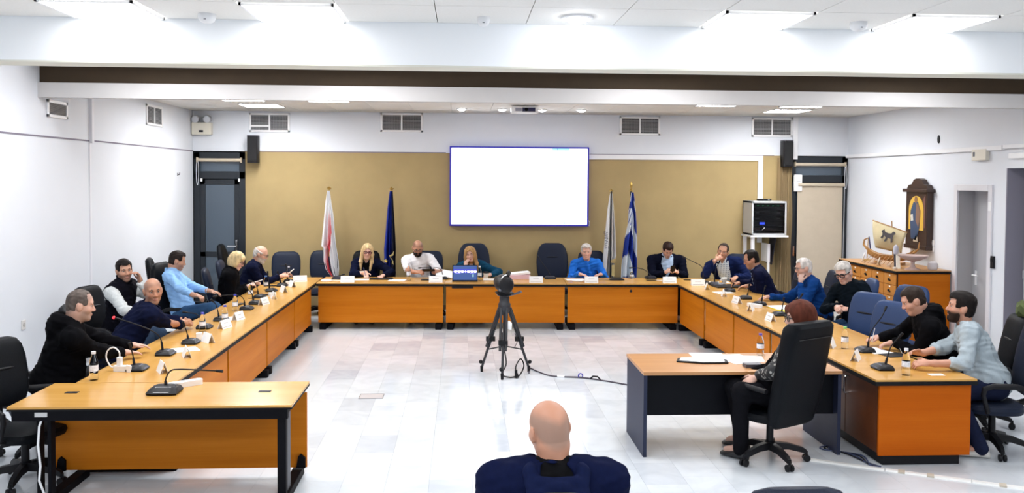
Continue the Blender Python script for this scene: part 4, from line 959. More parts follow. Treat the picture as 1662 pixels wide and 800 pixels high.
WATER = mat('clear_bottle_plastic', (.93, .96, 1.), .06, trans=1., spec=.5)
WATER.node_tree.nodes['Principled BSDF'].inputs['IOR'].default_value = 1.1
LABELM = mat('bottle_label_pale', (.72, .76, .86), .5, noise=.2, nscale=60)
def bottle(label, loc, h=.215, cap=(.03, .05, .35), z=T, lab=True):
    t = empty('water_bottle', (*loc, z), 0, label, 'bottle', 'plastic water bottles')
    k = h/.215; r = .033
    MB().lathe([(r*.9, 0), (r, .006), (r, .045*k), (r*.92, .05*k), (r, .055*k), (r, .13*k), (r*.9, .15*k), (r*.5, .185*k), (.0135, .192*k), (.0135, .2*k)], n=16).build('bottle_body', WATER, t, True)
    MB().cyl((0, 0, .197*k), (0, 0, .217*k), .0165, n=14).build('cap', mat('cap_%d%d%d' % tuple(int(c*100) for c in cap), cap, .4), t, True)
    if lab: MB().lathe([(r+.0008, .07*k), (r+.0008, .115*k), (r-.001, .115*k), (r-.001, .07*k)], n=16).build('label_band', LABELM, t, True)
for l, loc, h, cap in (('clear water bottle with a white cap on the front left table', (-2.90, 7.03), .225, (.75, .75, .78)), ('blue capped bottle by the clasped hands', (-2.69, 9.20), .20, (.05, .06, .45)),
                       ('blue capped bottle beside the middle left name plates', (-2.60, 9.72), .20, (.05, .06, .45)), ('blue capped bottle before the light blue shirt man', (-2.72, 10.62), .20, (.05, .06, .45)),
                       ('patterned bottle near the phone of the blonde bob woman', (-2.80, 11.72), .20, (.6, .6, .7)), ('blue capped bottle before the bald reading man', (-2.80, 12.62), .20, (.1, .25, .6)),
                       ('white capped bottle at the far left corner', (-2.70, 13.75), .22, (.7, .7, .75)), ('white printed bottle right of the laptop', (.27, 13.72), .23, (.75, .75, .78)),
                       ('clear tall bottle before the white T-shirt man', (-.84, 13.72), .27, (.6, .6, .63)), ('small dark labelled bottle by the striped flag', (2.74, 14.0), .12, (.7, .72, .75)),
                       ('small white bottle beside the paper cup at the right corner', (3.90, 12.98), .10, (.8, .8, .8)), ('green capped water bottle on the right row', (3.66, 8.14), .21, (.22, .55, .15)),
                       ('white capped water bottle before the grey sweater man', (3.68, 7.02), .22, (.75, .75, .78)), ('purple capped water bottle on the desk', (2.74, 7.86), .20, (.12, .08, .4))): bottle(l, loc, h, cap)

def sheet(label, loc, w_, d, rz, h=.003, m=PAPER, z=T, name='paper_sheet', cat='paper'):
    t = MB().box((0, 0, h/2), (w_, d, h)).build(name, m); t.location = (*loc, z+.0005); t.rotation_euler = (0, 0, rz); return tag(t, label, cat)
sheet('white papers beside the red lit microphone', (-2.60, 8.22), .30, .21, .5)
sheet('white paper under the middle left bottle', (-2.58, 10.05), .2, .25, .2)
sheet('white papers under the hand of the blonde writing woman', (-1.62, 13.86), .3, .2, .1)
sheet('white papers left of the tall bottle', (-1.02, 13.75), .26, .22, -.1, .006)
sheet('dark tablet under the hands of the white T-shirt man', (-.55, 13.78), .2, .12, 0, .01, BLACK, name='tablet', cat='tablet')
sheet('white papers right of the printed bottle', (.47, 13.85), .28, .2, 0, .008)
sheet('white papers before the white haired man in blue', (1.80, 13.86), .3, .2, .1)
sheet('white paper behind the cup at the right corner', (3.95, 13.45), .45, .2, 0)
sheet('closed black notebook under the hands at the right corner', (3.98, 12.92), .42, .3, .1, .02, BLACK, name='notebook', cat='notebook')
sheet('white paper beside the left flat microphone', (3.72, 12.25), .26, .2, .2)
sheet('white papers lying on the yellow folder', (4.0, 10.72), .26, .33, .1, .004, z=T+.012)
sheet('bright yellow folder on the right row', (4.03, 10.62), .30, .42, .1, .012, mat('yellow_card', (.75, .68, .02), .6), name='folder', cat='folder')
sheet('white notepad before the man in the black hoodie', (3.90, 8.02), .2, .28, .2, .006)
sheet('black folder under the notepad of the black hoodie man', (3.98, 7.83), .22, .2, .2, .004, BLACK, name='folder', cat='folder')
sheet('small white card before the grey sweater man', (3.94, 7.02), .12, .07, 0, .002, name='card', cat='card')
t = empty('open_folder', (2.12, 7.60, T+.001), R(-6), 'open black folder with white pages on the desk', 'folder')
MB().prism([(-.23, -.06), (.0, -.12), (.22, -.09), (.23, .05), (.0, .10), (-.2, .07)], .012).build('cover', BLACK, t, bevel=.003)
MB().prism([(-.20, -.045), (.0, -.10), (.19, -.075), (.2, .06), (.0, .09), (-.17, .07)], .006, Matrix.Translation((0, .0, .012))).build('page', PAPER, t)
for q, (x, y, r_) in enumerate(((2.42, 7.78, .1), (2.56, 7.72, -.2), (2.50, 7.60, .3), (2.24, 7.84, -.05))): sheet(('white sheet at the back of the desk papers', 'white sheet before the desk bottle', 'white sheet beside the small grey box on the desk', 'white sheet behind the open folder')[q], (x, y), .3, .21, r_, .002+.001*q)
t = sheet('small dark grey box on the desk by the woman\'s sleeve', (2.50, 7.36), .15, .09, .05, .03, mat('box_grey', (.08, .08, .10), .4), name='phone_case', cat='phone')
# laptop
t = empty('laptop', (.04, 13.56, T), BR, 'open laptop turned away with a dark blue screen of white figures', 'laptop')
MB().prism(rrect(.40, .26, .015), .016, Matrix.Translation((0, .15, 0))).build('keyboard_base', BLACK, t, True)
lid = MB().box((0, 0, .125), (.39, .012, .25)).build('screen_frame', BLACK, t, bevel=.003); lid.location = (0, .012, .01); lid.rotation_euler = (R(-8), 0, 0)
MB().box((0, -.0075, .128), (.365, .003, .222)).build('screen', mat('laptop_screen_blue', (.02, .04, .15), .3, emit=(.03, .10, .34), es=.55), lid)
MB().box((0, -.0095, .155), (.365, .002, .06)).build('title_band', mat('laptop_band', (.02, .02, .3), .3, emit=(.05, .05, .75), es=.5), lid)
DG = mat('laptop_digits', (.9, .9, .9), .4, emit=(.8, .9, 1), es=1.)
k = MB()
for x, w_ in ((-.145, .048), (-.092, .046), (-.040, .046), (.055, .05), (.108, .046), (.158, .044)): k.prism(rrect(w_, .034, .012), .002, Matrix.Translation((x, -.0098, .148)) @ Matrix.Rotation(PI/2, 4, 'X'))
k.box((.007, -.0105, .15), (.010, .002, .038)); k.box((.03, -.0105, .148), (.0, .002, .0)); k.box((-.066, -.0105, .148), (.22, .0018, .008)); k.box((.108, -.0105, .148), (.13, .0018, .008))
k.build('figures', DG, lid)
MB().box((-.11, -.0105, .118), (.08, .002, .007)).box((.11, -.0105, .118), (.07, .002, .007)).build('caption', mat('laptop_caption', (.2, .2, .6), .4, emit=(.3, .3, .9), es=.6), lid)
MB().box((.125, -.0105, .085), (.02, .002, .04)).build('icon', mat('laptop_icon', (.2, .4, .4), .4, emit=(.3, .6, .6), es=.5), lid)
tag(MB().bb((-.16, 13.425, T-.085), (.17, 13.455, T-.04)).build('cable_tray', BLACK, None, bevel=.004), 'black box clipped under the table edge below the laptop', 'tray')
def cup(label, loc, h, r, m, lid=None, z=T):
    t = empty('paper_cup', (*loc, z), 0, label, 'cup')
    MB().lathe([(r*.72, 0), (r, h), (r*.94, h), (r*.68, .006), (0.001, .006)], n=20).build('cup_body', m, t, True)
    if lid: MB().lathe([(r*1.05, h-.004), (r*1.06, h+.006), (r*.95, h+.014), (0.001, h+.014)], n=20).build('lid', lid, t, True)
CUPM = mat('cup_white', (.80, .79, .76), .5)
cup('paper coffee cup with a dark lid right of the laptop woman', (.38, 14.02), .09, .045, mat('cup_beige', (.62, .58, .52), .5), BLACK)
cup('white paper cup at the right corner before the plaid shirt man', (3.99, 13.12), .10, .043, CUPM, CUPM)
t = empty('paper_stack_box', (.91, 14.0, T), .05, 'pink and white pile of documents behind the video camera', 'documents')
MB().bb((-.17, -.12, 0), (.17, .12, .07)).build('pink_box', mat('box_pink', (.72, .50, .58), .6), t, bevel=.004)
MB().prism([(-.17, -.10), (.17, -.12), (.16, .12), (-.15, .11)], .03, Matrix.Translation((0, 0, .072)) @ Matrix.Rotation(R(-5), 4, 'Y')).build('papers', PAPER, t)
def handset(label, loc, rz, m=WHITE):
    t = empty('desk_handset', (*loc, T), rz, label, 'device')
    MB().rings([sring(0, 0, z, a, b, 18, 2.4) for z, a, b in ((.001, .07, .05), (.012, .085, .06), (.03, .07, .048), (.036, .03, .02))]).build('housing', m, t, True)
    MB().tube(smooth([(.08, 0, .012), (.14, .03, .008), (.22, .01, .006), (.30, .04, .006)]), .008, 6).build('cord', m, t, True)
handset('white rounded device with cord at the left end of the back row', (-2.10, 13.62), .2)
handset('white rounded device before the white haired man in blue', (1.80, 13.58), 0)
t = empty('conference_phone', (2.46, 13.80, T), 0, 'dark keypad phone right of the name plate of the white haired man', 'phone')
MB().rings([sring(0, 0, z, a, b, 18, 4) for z, a, b in ((.001, .12, .08), (.02, .115, .075), (.04, .06, .04))]).build('housing', BLACK, t, True)
MB().tube(smooth([(-.1, 0, .01), (-.17, -.05, .006), (-.24, .0, .006), (-.3, -.04, .006)]), .006, 6).build('cord', mat('cord_tan', (.35, .25, .12), .6), t, True)
def dev(label, loc, rz, w_, d, h, m, name, cat):
    t = empty(name, (*loc, T), rz, label, cat); MB().prism(rrect(w_, d, min(w_, d)*.3), h, Matrix.Translation((0, 0, .0005))).build('housing', m, t, True); return t
dev('small white cube by the microphone on the left row', (-2.60, 8.78), .3, .06, .06, .06, WHITE, 'white_cube', 'adapter')
dev('white paper cube on a microphone in the far left row', (-2.56, 11.92), .3, .10, .08, .05, WHITE, 'white_box', 'box')
dev('bulky white adapter lying beside a microphone on the right row', (3.70, 10.85), -1.1, .22, .07, .04, WHITE, 'power_adapter', 'adapter')
dev('white box left of the microphones at the far left corner', (-2.60, 13.28), .3, .1, .06, .04, WHITE, 'white_box', 'box')
p = dev('long white power strip behind the large microphone on the front table', (-2.12, 6.80), R(40), .26, .065, .04, WHITE, 'power_strip', 'power strip')
for q in (-.07, 0, .07): MB().cyl((q, 0, .04), (q, 0, .0415), .018, n=12).build('outlet', mat('outlet_grey', (.55, .55, .57), .5), p)
t = empty('charger_plug', (-2.80, 7.34, T), R(-8), 'white plug adapter with looped white cable on the left row', 'charger')
MB().prism(rrect(.14, .055, .02), .045, Matrix.Translation((0, 0, .001))).build('housing', WHITE, t, True)
MB().box((-.02, .0, .08), (.04, .035, .075)).build('plug', WHITE, t, bevel=.006); MB().prism([(-.015, 0), (.015, 0), (.02, .05), (-.02, .06)], .02, Matrix.Translation((.075, -.02, .0)) @ Matrix.Rotation(PI/2, 4, 'X')).build('prong_tab', WHITE, t)
MB().tube(smooth([(-.02, 0, .115), (-.025, 0, .16), (-.07, .0, .195), (-.12, .0, .17), (-.135, .0, .11), (-.10, 0, .04), (-.06, 0, .03)]), .006, 8).build('loop_cable', WHITE, t, True)
def phone(label, loc, rz, z=T, tilt=0):
    t = MB().prism(rrect(.155, .075, .01), .009, Matrix.Translation((0, 0, -.0045))).build('mobile_phone', BLACK, None, True); t.location = (*loc, z+.006); t.rotation_euler = (tilt, 0, rz); return tag(t, label, 'phone', None)
phone('black phone lying by the hand of the light blue shirt man', (-2.80, 11.15), 1.2)
phone('black phone lying by the blonde bob woman', (-2.72, 12.05), .2)
phone('black phone lying left of the man with the phone', (3.0, 13.72), .1)
phone('black phone lying right of the dark suited man', (3.62, 13.8), .1)
phone('black phone lying before the bald reading man', (-2.78, 13.05), .3)
tag(MB().tube(smooth([(3.06, 13.72, .726), (3.14, 13.66, .728), (3.2, 13.72, .728), (3.26, 13.64, .726)]), .005, 6).build('charging_cord', WHITE, None, True), 'white charging cord beside the dark suited man\'s plate', 'cable')
tag(MB().prism(rrect(.36, .2, .02), .012, Matrix.Translation((-1.28, 13.92, T+.001))).build('slim_keyboard', BLACK, None, True), 'flat black device right of the blonde writing woman', 'device')
# green jacket over the chair back
t = empty('green_jacket', (4.98, 8.0, 0), R(165), 'olive green jacket with a hood draped over a chair back at the right', 'jacket')
JG = mat('olive_cloth', (.055, .075, .018), .85, noise=.25, nscale=14, bump=.3)
rr_ = []
for z, a, b in ((.62, .24, .06), (.72, .27, .085), (.85, .275, .10), (.98, .26, .11), (1.06, .22, .10), (1.11, .14, .06)):
    rr_.append([(-.36-.10*(z-.5)+b*math.sin(2*PI*i/28)*(1+.12*math.sin(5*i+9*z)), a*math.cos(2*PI*i/28)*(1+.05*math.sin(3*i)), z+.02*math.sin(4*i)) for i in range(28)])
MB().rings(rr_).build('jacket_body', JG, t, True)
MB().rings([[(-.36+b*math.sin(2*PI*i/20), a*math.cos(2*PI*i/20)+.02, z+.02*math.sin(2*i)) for i in range(20)] for z, a, b in ((1.04, .10, .08), (1.10, .15, .12), (1.16, .15, .11), (1.20, .09, .06))]).build('hood', JG, t, True)
# ------------------------------------------------------------------ people: signed distance bodies meshed on a grid
class SDF:
    def __init__(s, axes):
        s.ax = [np.asarray(a, dtype=np.float32) for a in axes]
        s.D = np.full([len(a) for a in s.ax], 1.0, dtype=np.float32)
    def put(s, prim, k=.0, op='u'):
        fn, lo, hi = prim; m = k+.03
        S = tuple(slice(max(int(np.searchsorted(a, lo[i]-m))-1, 0), int(np.searchsorted(a, hi[i]+m))+1) for i, a in enumerate(s.ax))
        X, Y, Z = s.ax[0][S[0]][:, None, None], s.ax[1][S[1]][None, :, None], s.ax[2][S[2]][None, None, :]
        if 0 in (X.size, Y.size, Z.size): return
        d = fn(X, Y, Z); A = s.D[S]
        if op == 'u':
            r = np.minimum(A, d)
            if k > 0: h = np.maximum(k-np.abs(A-d), 0)/k; r = r-h*h*k*.25
        else:
            r = np.maximum(A, -d)
            if k > 0: h = np.maximum(k-np.abs(A+d), 0)/k; r = r+h*h*k*.25
        s.D[S] = r
    def mesh(s):
        D = s.D; B = D < 0; c = np.zeros([n-1 for n in D.shape], dtype=np.int8)
        cor = [(a, b, e) for a in (0, 1) for b in (0, 1) for e in (0, 1)]
        for a, b, e in cor: c += B[a:a+c.shape[0], b:b+c.shape[1], e:e+c.shape[2]]
        I, J, K = np.nonzero((c > 0) & (c < 8))
        V = [D[I+a, J+b, K+e] for a, b, e in cor]
        P = np.zeros((len(I), 3), dtype=np.float32); cnt = np.zeros(len(I), dtype=np.float32)
        for i0 in range(8):
            for ax_, bit in ((0, 4), (1, 2), (2, 1)):
                if i0 & bit: continue
                v0, v1 = V[i0], V[i0 | bit]; m = (v0 < 0) != (v1 < 0)
                t = np.where(m, v0/np.where(m, v0-v1, 1), 0)
                base = np.array(cor[i0], dtype=np.float32)
                for q in range(3): P[:, q] += np.where(m, base[q]+(t if q == ax_ else 0), 0)
                cnt += m
        P /= np.maximum(cnt, 1)[:, None]
        idx = np.full(c.shape, -1, dtype=np.int32); idx[I, J, K] = np.arange(len(I))
        out = np.empty_like(P)
        for q, n_ in enumerate((I, J, K)): a = s.ax[q]; out[:, q] = a[n_]+P[:, q]*(a[n_+1]-a[n_])
        F = []
        def quads(Bs, i, j, k, offs):
            q = np.stack([idx[i+o[0], j+o[1], k+o[2]] for o in offs], 1)
            F.append(np.where(Bs[:, None], q, q[:, ::-1]))
        i, j, k = np.nonzero(B[:-1, 1:-1, 1:-1] != B[1:, 1:-1, 1:-1]); j += 1; k += 1
        quads(B[i, j, k], i, j, k, ((0, -1, -1), (0, 0, -1), (0, 0, 0), (0, -1, 0)))
        i, j, k = np.nonzero(B[1:-1, :-1, 1:-1] != B[1:-1, 1:, 1:-1]); i += 1; k += 1
        quads(B[i, j, k], i, j, k, ((-1, 0, -1), (-1, 0, 0), (0, 0, 0), (0, 0, -1)))
        i, j, k = np.nonzero(B[1:-1, 1:-1, :-1] != B[1:-1, 1:-1, 1:]); i += 1; j += 1
        quads(B[i, j, k], i, j, k, ((-1, -1, 0), (0, -1, 0), (0, 0, 0), (-1, 0, 0)))
        F = np.concatenate(F); F = F[(F >= 0).all(1)]
        return out, F
def np_mesh(name, V, F, m, parent, cols=None):
    me = bpy.data.meshes.new(name); n = len(F)
    me.vertices.add(len(V)); me.vertices.foreach_set('co', V.astype(np.float32).ravel())
    me.loops.add(n*4); me.loops.foreach_set('vertex_index', F.astype(np.int32).ravel())
    me.polygons.add(n); me.polygons.foreach_set('loop_start', np.arange(0, n*4, 4, dtype=np.int32))
    me.polygons.foreach_set('use_smooth', np.ones(n, dtype=bool))
    me.update(calc_edges=True); me.validate()
    me.materials.append(m)
    if cols is not None:
        a = me.color_attributes.new('Col', 'FLOAT_COLOR', 'POINT')
        a.data.foreach_set('color', np.concatenate([cols, np.ones((len(cols), 1))], 1).astype(np.float32).ravel())
    o = bpy.data.objects.new(name, me); C.objects.link(o); o.parent = parent
    return o
N3 = lambda v: np.asarray(v, float)/np.linalg.norm(v)
def ell(c, r, A=np.eye(3), o=0.):
    c = np.asarray(c, float); r = np.asarray(r, float)+o; A = np.asarray(A, float)
    ext = np.sqrt(((A*r[:, None])**2).sum(0))
    def fn(X, Y, Z):
        k0 = 0; k1 = 0
        for i in range(3):
            q = A[i, 0]*(X-c[0])+A[i, 1]*(Y-c[1])+A[i, 2]*(Z-c[2]); k0 = k0+(q/r[i])**2; k1 = k1+(q/r[i]**2)**2
        k0 = np.sqrt(k0); return k0*(k0-1)/np.maximum(np.sqrt(k1), 1e-6)
    return fn, c-ext, c+ext
def cap(a, b, ra, rb, o=0.):
    a, b = np.asarray(a, float), np.asarray(b, float); ra += o; rb += o; d = b-a; L2 = max(float(d @ d), 1e-9); m = max(ra, rb)
    def fn(X, Y, Z):
        t = np.clip(((X-a[0])*d[0]+(Y-a[1])*d[1]+(Z-a[2])*d[2])/L2, 0, 1)
        return np.sqrt((X-a[0]-t*d[0])**2+(Y-a[1]-t*d[1])**2+(Z-a[2]-t*d[2])**2)-(ra+(rb-ra)*t)
    return fn, np.minimum(a, b)-m, np.maximum(a, b)+m
def axis(lo, hi, fine, coarse):
    out = [lo]; x = lo
    while x < hi:
        st = coarse
        for a, b, f in fine:
            if a <= x < b: st = min(st, f)
        nx = min([a for a, b, f in fine if a > x+1e-6]+[1e9])
        x = min(x+st, nx) if nx-x > st*.3 else x+st
        out.append(x)
    return np.array(out)
SKIN = vcol('skin', .45, 0, spec=.35)
def hairmat(name, c): return mat('hair_'+name, c, .6, noise=.35, nscale=30, stretch=(1, 1, .25), bump=.4, spec=.12)
def cloth(name, c, rough=.85, noise=.12): return mat('cloth_'+name, c, rough, noise=noise, nscale=40, bump=.12, spec=.05)
IRIS = mat('eye_iris', (.03, .018, .012), .2); SCL = mat('eye_white', (.62, .60, .58), .25)
def plaid():
    m = mat('cloth_blue_white_plaid', (.42, .52, .60), .8)
    nt = m.node_tree; b = nt.nodes['Principled BSDF']; L = nt.links
    tc = nt.nodes.new('ShaderNodeTexCoord'); mx = None; ws = []
    for ax_ in ('X', 'Y', 'Z'):
        w_ = nt.nodes.new('ShaderNodeTexWave'); w_.bands_direction = ax_; w_.inputs['Scale'].default_value = 10 if ax_ == 'Z' else 8; L.new(tc.outputs['Object'], w_.inputs[0]); ws.append(w_)
    a = nt.nodes.new('ShaderNodeMath'); a.operation = 'ADD'; L.new(ws[0].outputs['Fac'], a.inputs[0]); L.new(ws[2].outputs['Fac'], a.inputs[1])
    r = nt.nodes.new('ShaderNodeValToRGB'); r.color_ramp.elements[0].color = (.16, .24, .36, 1); r.color_ramp.elements[1].color = (.62, .70, .76, 1); r.color_ramp.elements[1].position = .55
    h = nt.nodes.new('ShaderNodeMath'); h.operation = 'MULTIPLY'; h.inputs[1].default_value = .5; L.new(a.outputs[0], h.inputs[0]); L.new(h.outputs[0], r.inputs[0]); L.new(r.outputs[0], b.inputs['Base Color'])
    return m
def blotch():
    m = mat('cloth_black_grey_lace', (.02, .02, .02), .7)
    nt = m.node_tree; b = nt.nodes['Principled BSDF']; L = nt.links
    tc = nt.nodes.new('ShaderNodeTexCoord'); v = nt.nodes.new('ShaderNodeTexVoronoi'); v.inputs['Scale'].default_value = 30; L.new(tc.outputs['Object'], v.inputs['Vector'])
    r = nt.nodes.new('ShaderNodeValToRGB'); r.color_ramp.elements[0].color = (.30, .29, .27, 1); r.color_ramp.elements[1].color = (.012, .012, .014, 1); r.color_ramp.elements[0].position = .30; r.color_ramp.elements[1].position = .42
    L.new(v.outputs['Distance'], r.inputs[0]); L.new(r.outputs[0], b.inputs['Base Color']); return m

def person(label, head, hy, pel, ty, hp=0, hr=0, hands=None, tone=(.50, .27, .18), build=1., belly=1., sw=.39, hs=1., step=.0062,
           hair=('short', 'dark', (.012, .009, .008)), brow=None, beard=None, glasses=None, top=None, shirt=None, legs=(.012, .013, .018), shoe=(.012, .012, .014), knees=None, ankles=None, elbow=None, buzz=None, hunch=.0, extra=None, lips=(.42, .16, .13), pz=.56):
    O = np.array([pel[0], pel[1], 0.]); t = empty('person', tuple(O), 0, label, 'person')
    h = np.asarray(head, float)-O
    def frame(yaw, pitch=0, roll=0):
        y, p, q = R(yaw), R(pitch), R(roll)
        f0, r0, u0 = np.array([math.cos(y), math.sin(y), 0]), np.array([math.sin(y), -math.cos(y), 0]), np.array([0, 0, 1.])
        f, u = math.cos(p)*f0-math.sin(p)*u0, math.cos(p)*u0+math.sin(p)*f0
        return np.array([math.cos(q)*r0-math.sin(q)*u, f, math.cos(q)*u+math.sin(q)*r0])
    A = frame(hy, hp, hr); hl = lambda x, y, z: h+hs*(x*A[0]+y*A[1]+z*A[2])
    Ft = frame(ty)
    P = np.array([0, 0, pz]); sk = hl(0, -.03, -.085)
    NB = sk+np.array([0, 0, -.065])-Ft[1]*.022
    L = np.linalg.norm(NB-P); u = (NB-P)/L; r = N3(Ft[0]-u*(Ft[0] @ u)); f = np.cross(u, r); TA = np.array([r, f, u]); b = build
    tp = lambda x, y, z: P+r*x+f*y+u*(z*L)
    # ---- skeleton
    S = {s_: tp((1 if s_ == 'R' else -1)*sw/2*b**.5, .01+hunch, .87) for s_ in 'LR'}
    W, Eb, HC, HD, HN = {}, {}, {}, {}, {}
    for s_ in 'LR':
        sg = 1 if s_ == 'R' else -1
        sp = (hands or {}).get(s_)
        if sp is None: sp = dict(p=tuple(O+tp(sg*.12, .30, .1)), d=tuple(Ft[1]-sg*.4*Ft[0]))
        d = N3(sp.get('d', Ft[1])); n = np.array(sp.get('n', (0, 0, 1)), float); n = N3(n-d*(n @ d)); c = np.asarray(sp['p'], float)-O
        w_ = c-d*.085; la, lb = .29, .262; v = w_-S[s_]; q = np.linalg.norm(v)
        if q > la+lb-.004: w_ = S[s_]+v/q*(la+lb-.004); c = w_+d*.085; v = w_-S[s_]; q = la+lb-.004
        a_ = (la*la-lb*lb+q*q)/(2*q); hh = math.sqrt(max(la*la-a_*a_, 0)); vn = v/q
        hint = np.array((elbow or {}).get(s_, -u*.9+sg*r*.38-f*.25), float); hint = hint-vn*(hint @ vn); hint = N3(hint)
        Eb[s_] = S[s_]+vn*a_+hint*hh; W[s_], HC[s_], HD[s_], HN[s_] = w_, c, d, n
    KN, AN = {}, {}
    for s_ in 'LR':
        sg = 1 if s_ == 'R' else -1
        KN[s_] = (np.asarray(knees[s_], float)-O) if knees else P+Ft[1]*.43+Ft[0]*sg*.13+np.array([0, 0, -.03])
        AN[s_] = (np.asarray(ankles[s_], float)-O) if ankles else KN[s_]*np.array([1, 1, 0])+Ft[1]*.03+np.array([0, 0, .09])
    HIP = {s_: P+Ft[0]*(.09 if s_ == 'R' else -.09)*b for s_ in 'LR'}
    # ---- shared torso primitives
    def torso(o):
        return [(ell(tp(0, 0, 0), (.165*b, .125*b, .12), TA, o), .06), (ell(tp(0, .02*belly, .30), (.158*b, .118*b*belly, .17), TA, o), .08), (ell(tp(0, -.0, .66), (.165*b, .112*b, .18), TA, o), .08),
                (cap(tp(-sw*.40*b**.5, hunch*.8, .865), tp(sw*.40*b**.5, hunch*.8, .865), .062, .062, o), .07), (cap(NB-u*.01, tp(-sw*.36, hunch*.5, .90), .05, .05, o), .06), (cap(NB-u*.01, tp(sw*.36, hunch*.5, .90), .05, .05, o), .06)]
    def arm(s_, o, end=1., o2=None):
        o2 = o if o2 is None else o2
        out = [(cap(S[s_], Eb[s_], .052*b**.5, .042, o), .05)]
        if end > .5: out.append((cap(Eb[s_], Eb[s_]+(W[s_]-Eb[s_])*min(1, (end-.5)*2), .043, .043+(.029-.043)*min(1, (end-.5)*2), o2), .03))
        else:
            q = end*2; e = S[s_]+(Eb[s_]-S[s_])*q; out = [(cap(S[s_], e, .052*b**.5, .050, o+.006), .05)]
        return out
    # ---- head primitives (head frame)
    E = lambda c, rr_, o=0.: ell(hl(*c), np.array(rr_)*hs, A, o)
    K = lambda a, c, ra, rb: cap(hl(*a), hl(*c), ra*hs, rb*hs)
    HP = [(E((0, -.01, .034), (.078, .097, .09)), 0), (E((0, .020, -.048), (.059, .064, .070)), .04), (E((0, .062, -.096), (.030, .024, .020)), .03), (E((0, -.035, -.035), (.060, .058, .06)), .04),
          (K((-.036, .076, .028), (.036, .076, .028), .011, .011), .02), (E((-.038, .052, -.022), (.026, .026, .026)), .025), (E((.038, .052, -.022), (.026, .026, .026)), .025)]
    SUB = [(E((s_*.031, .094, .010), (.017, .018, .013)), .012) for s_ in (-1, 1)]
    HP2 = [(K((0, .080, .018), (0, .102, -.024), .0085, .0125), .012), (E((-.012, .093, -.030), (.009, .011, .008)), .008), (E((.012, .093, -.030), (.009, .011, .008)), .008),
           (E((0, .084, -.058), (.023, .011, .006)), .008), (E((0, .083, -.068), (.020, .011, .007)), .006)]
    for s_ in (-1, 1): HP2 += [(E((s_*.078, -.008, -.004), (.011, .022, .033)), .008), (E((s_*.084, -.022, .008), (.006, .014, .022)), .006)]
    # ---- body
    allp = [P-.25, P+.25, h-.18, h+.18]+[Eb[s_]-.08 for s_ in 'LR']+[Eb[s_]+.08 for s_ in 'LR']+[HC[s_]-.16 for s_ in 'LR']+[HC[s_]+.16 for s_ in 'LR']+[S[s_]-.1 for s_ in 'LR']+[S[s_]+.1 for s_ in 'LR']
    allp += [KN[s_]-.1 for s_ in 'LR']+[KN[s_]+.1 for s_ in 'LR']+[AN[s_]-.1 for s_ in 'LR']+[AN[s_]+.1 for s_ in 'LR']
    lo, hi = np.min(allp, 0), np.max(allp, 0); lo[2] = max(lo[2], .03)
    fine = [[(h[i]-.135*hs, h[i]+.135*hs, step)]+[(HC[s_][i]-.10, HC[s_][i]+.10, .0068) for s_ in 'LR'] for i in range(3)]
    F = SDF([axis(lo[i], hi[i], fine[i], .02) for i in range(3)])
    for p, k in torso(-.012): F.put(p, k)
    for s_ in 'LR':
        for p, k in arm(s_, 0): F.put(p, k)
        F.put(cap(HIP[s_], KN[s_], .08*b, .055), .05); F.put(cap(KN[s_], AN[s_], .054, .036), .03)
        F.put(cap(AN[s_], AN[s_]+Ft[1]*.14+np.array([0, 0, -.045]), .036, .028), .02)
    F.put(cap(sk+u*.02, NB-u*.03, .054*hs*b**.5, .060*b**.5), .03)
    for p, k in HP: F.put(p, k*hs)
    for p, k in SUB: F.put(p, k, 's')
    for p, k in HP2: F.put(p, k)
    for s_ in 'LR':
        c, d, n = HC[s_], HD[s_], HN[s_]; th = np.cross(n, d) if s_ == 'R' else np.cross(d, n)
        cu = ((hands or {}).get(s_) or {}).get('curl', .45)
        F.put(cap(W[s_], c-d*.03, .026, .028), .02)
        F.put(ell(c, (.047, .039, .015), np.array([d, th, n])), .02)
        for q, (o_, ln) in enumerate(((.030, .070), (.010, .080), (-.010, .074), (-.029, .058))):
            sp_ = 1+.25*(1-cu); base = c+d*.038+th*o_; d1 = N3(d*math.cos(cu*1.1)-n*math.sin(cu*1.1)+th*o_*2.2*(1-cu)); m_ = base+d1*ln*.5; d2 = N3(d*math.cos(cu*2.4)-n*math.sin(cu*2.4)+th*o_*1.6*(1-cu))
            F.put(cap(base-d*.012, m_, .0098, .0088), .006); F.put(cap(m_, m_+d2*ln*.5, .0088, .0072), .003)
        tb = c-d*.022+th*.028-n*.004; m_ = tb+N3(d*.62+th*.72-n*.25*cu)*.042; F.put(cap(tb, m_, .0125, .0105), .01); F.put(cap(m_, m_+N3(d*.9+th*.25-n*.4*cu)*.032, .0103, .0082), .003)
    V, Q = F.mesh()
    # vertex colours: tone, lips, cheeks, stubble, shaved scalp
    col = np.tile(np.array(tone), (len(V), 1)); X = ((V-h) @ A.T)/hs; x, y, z = X[:, 0], X[:, 1], X[:, 2]; near = (np.abs(X) < .17).all(1)
    sm = lambda v, a, c: np.clip((v-a)/(c-a), 0, 1)
    def mix(mk, c): col[:] = col*(1-mk[:, None])+np.array(c)*mk[:, None]
    hot = near*sm(y, .03, .07)*(np.exp(-((np.abs(x)-.04)/.02)**2-((z+.025)/.022)**2))*.35+near*np.exp(-(x/.015)**2-((z+.026)/.014)**2)*sm(y, .08, .1)*.35; mix(hot, (tone[0]*1.0, tone[1]*.66, tone[2]*.62))
    if beard: mix(near*sm(-z, .022, .045)*sm(y, -.02, .02)*(1-.95*(np.exp(-(x/.02)**2-((z+.063)/.010)**2)))*(z > -.15)*beard[1], beard[0])
    mix(near*np.exp(-(x/.021)**4-((z+.063)/.0095)**4)*(y > .07)*.75, lips)
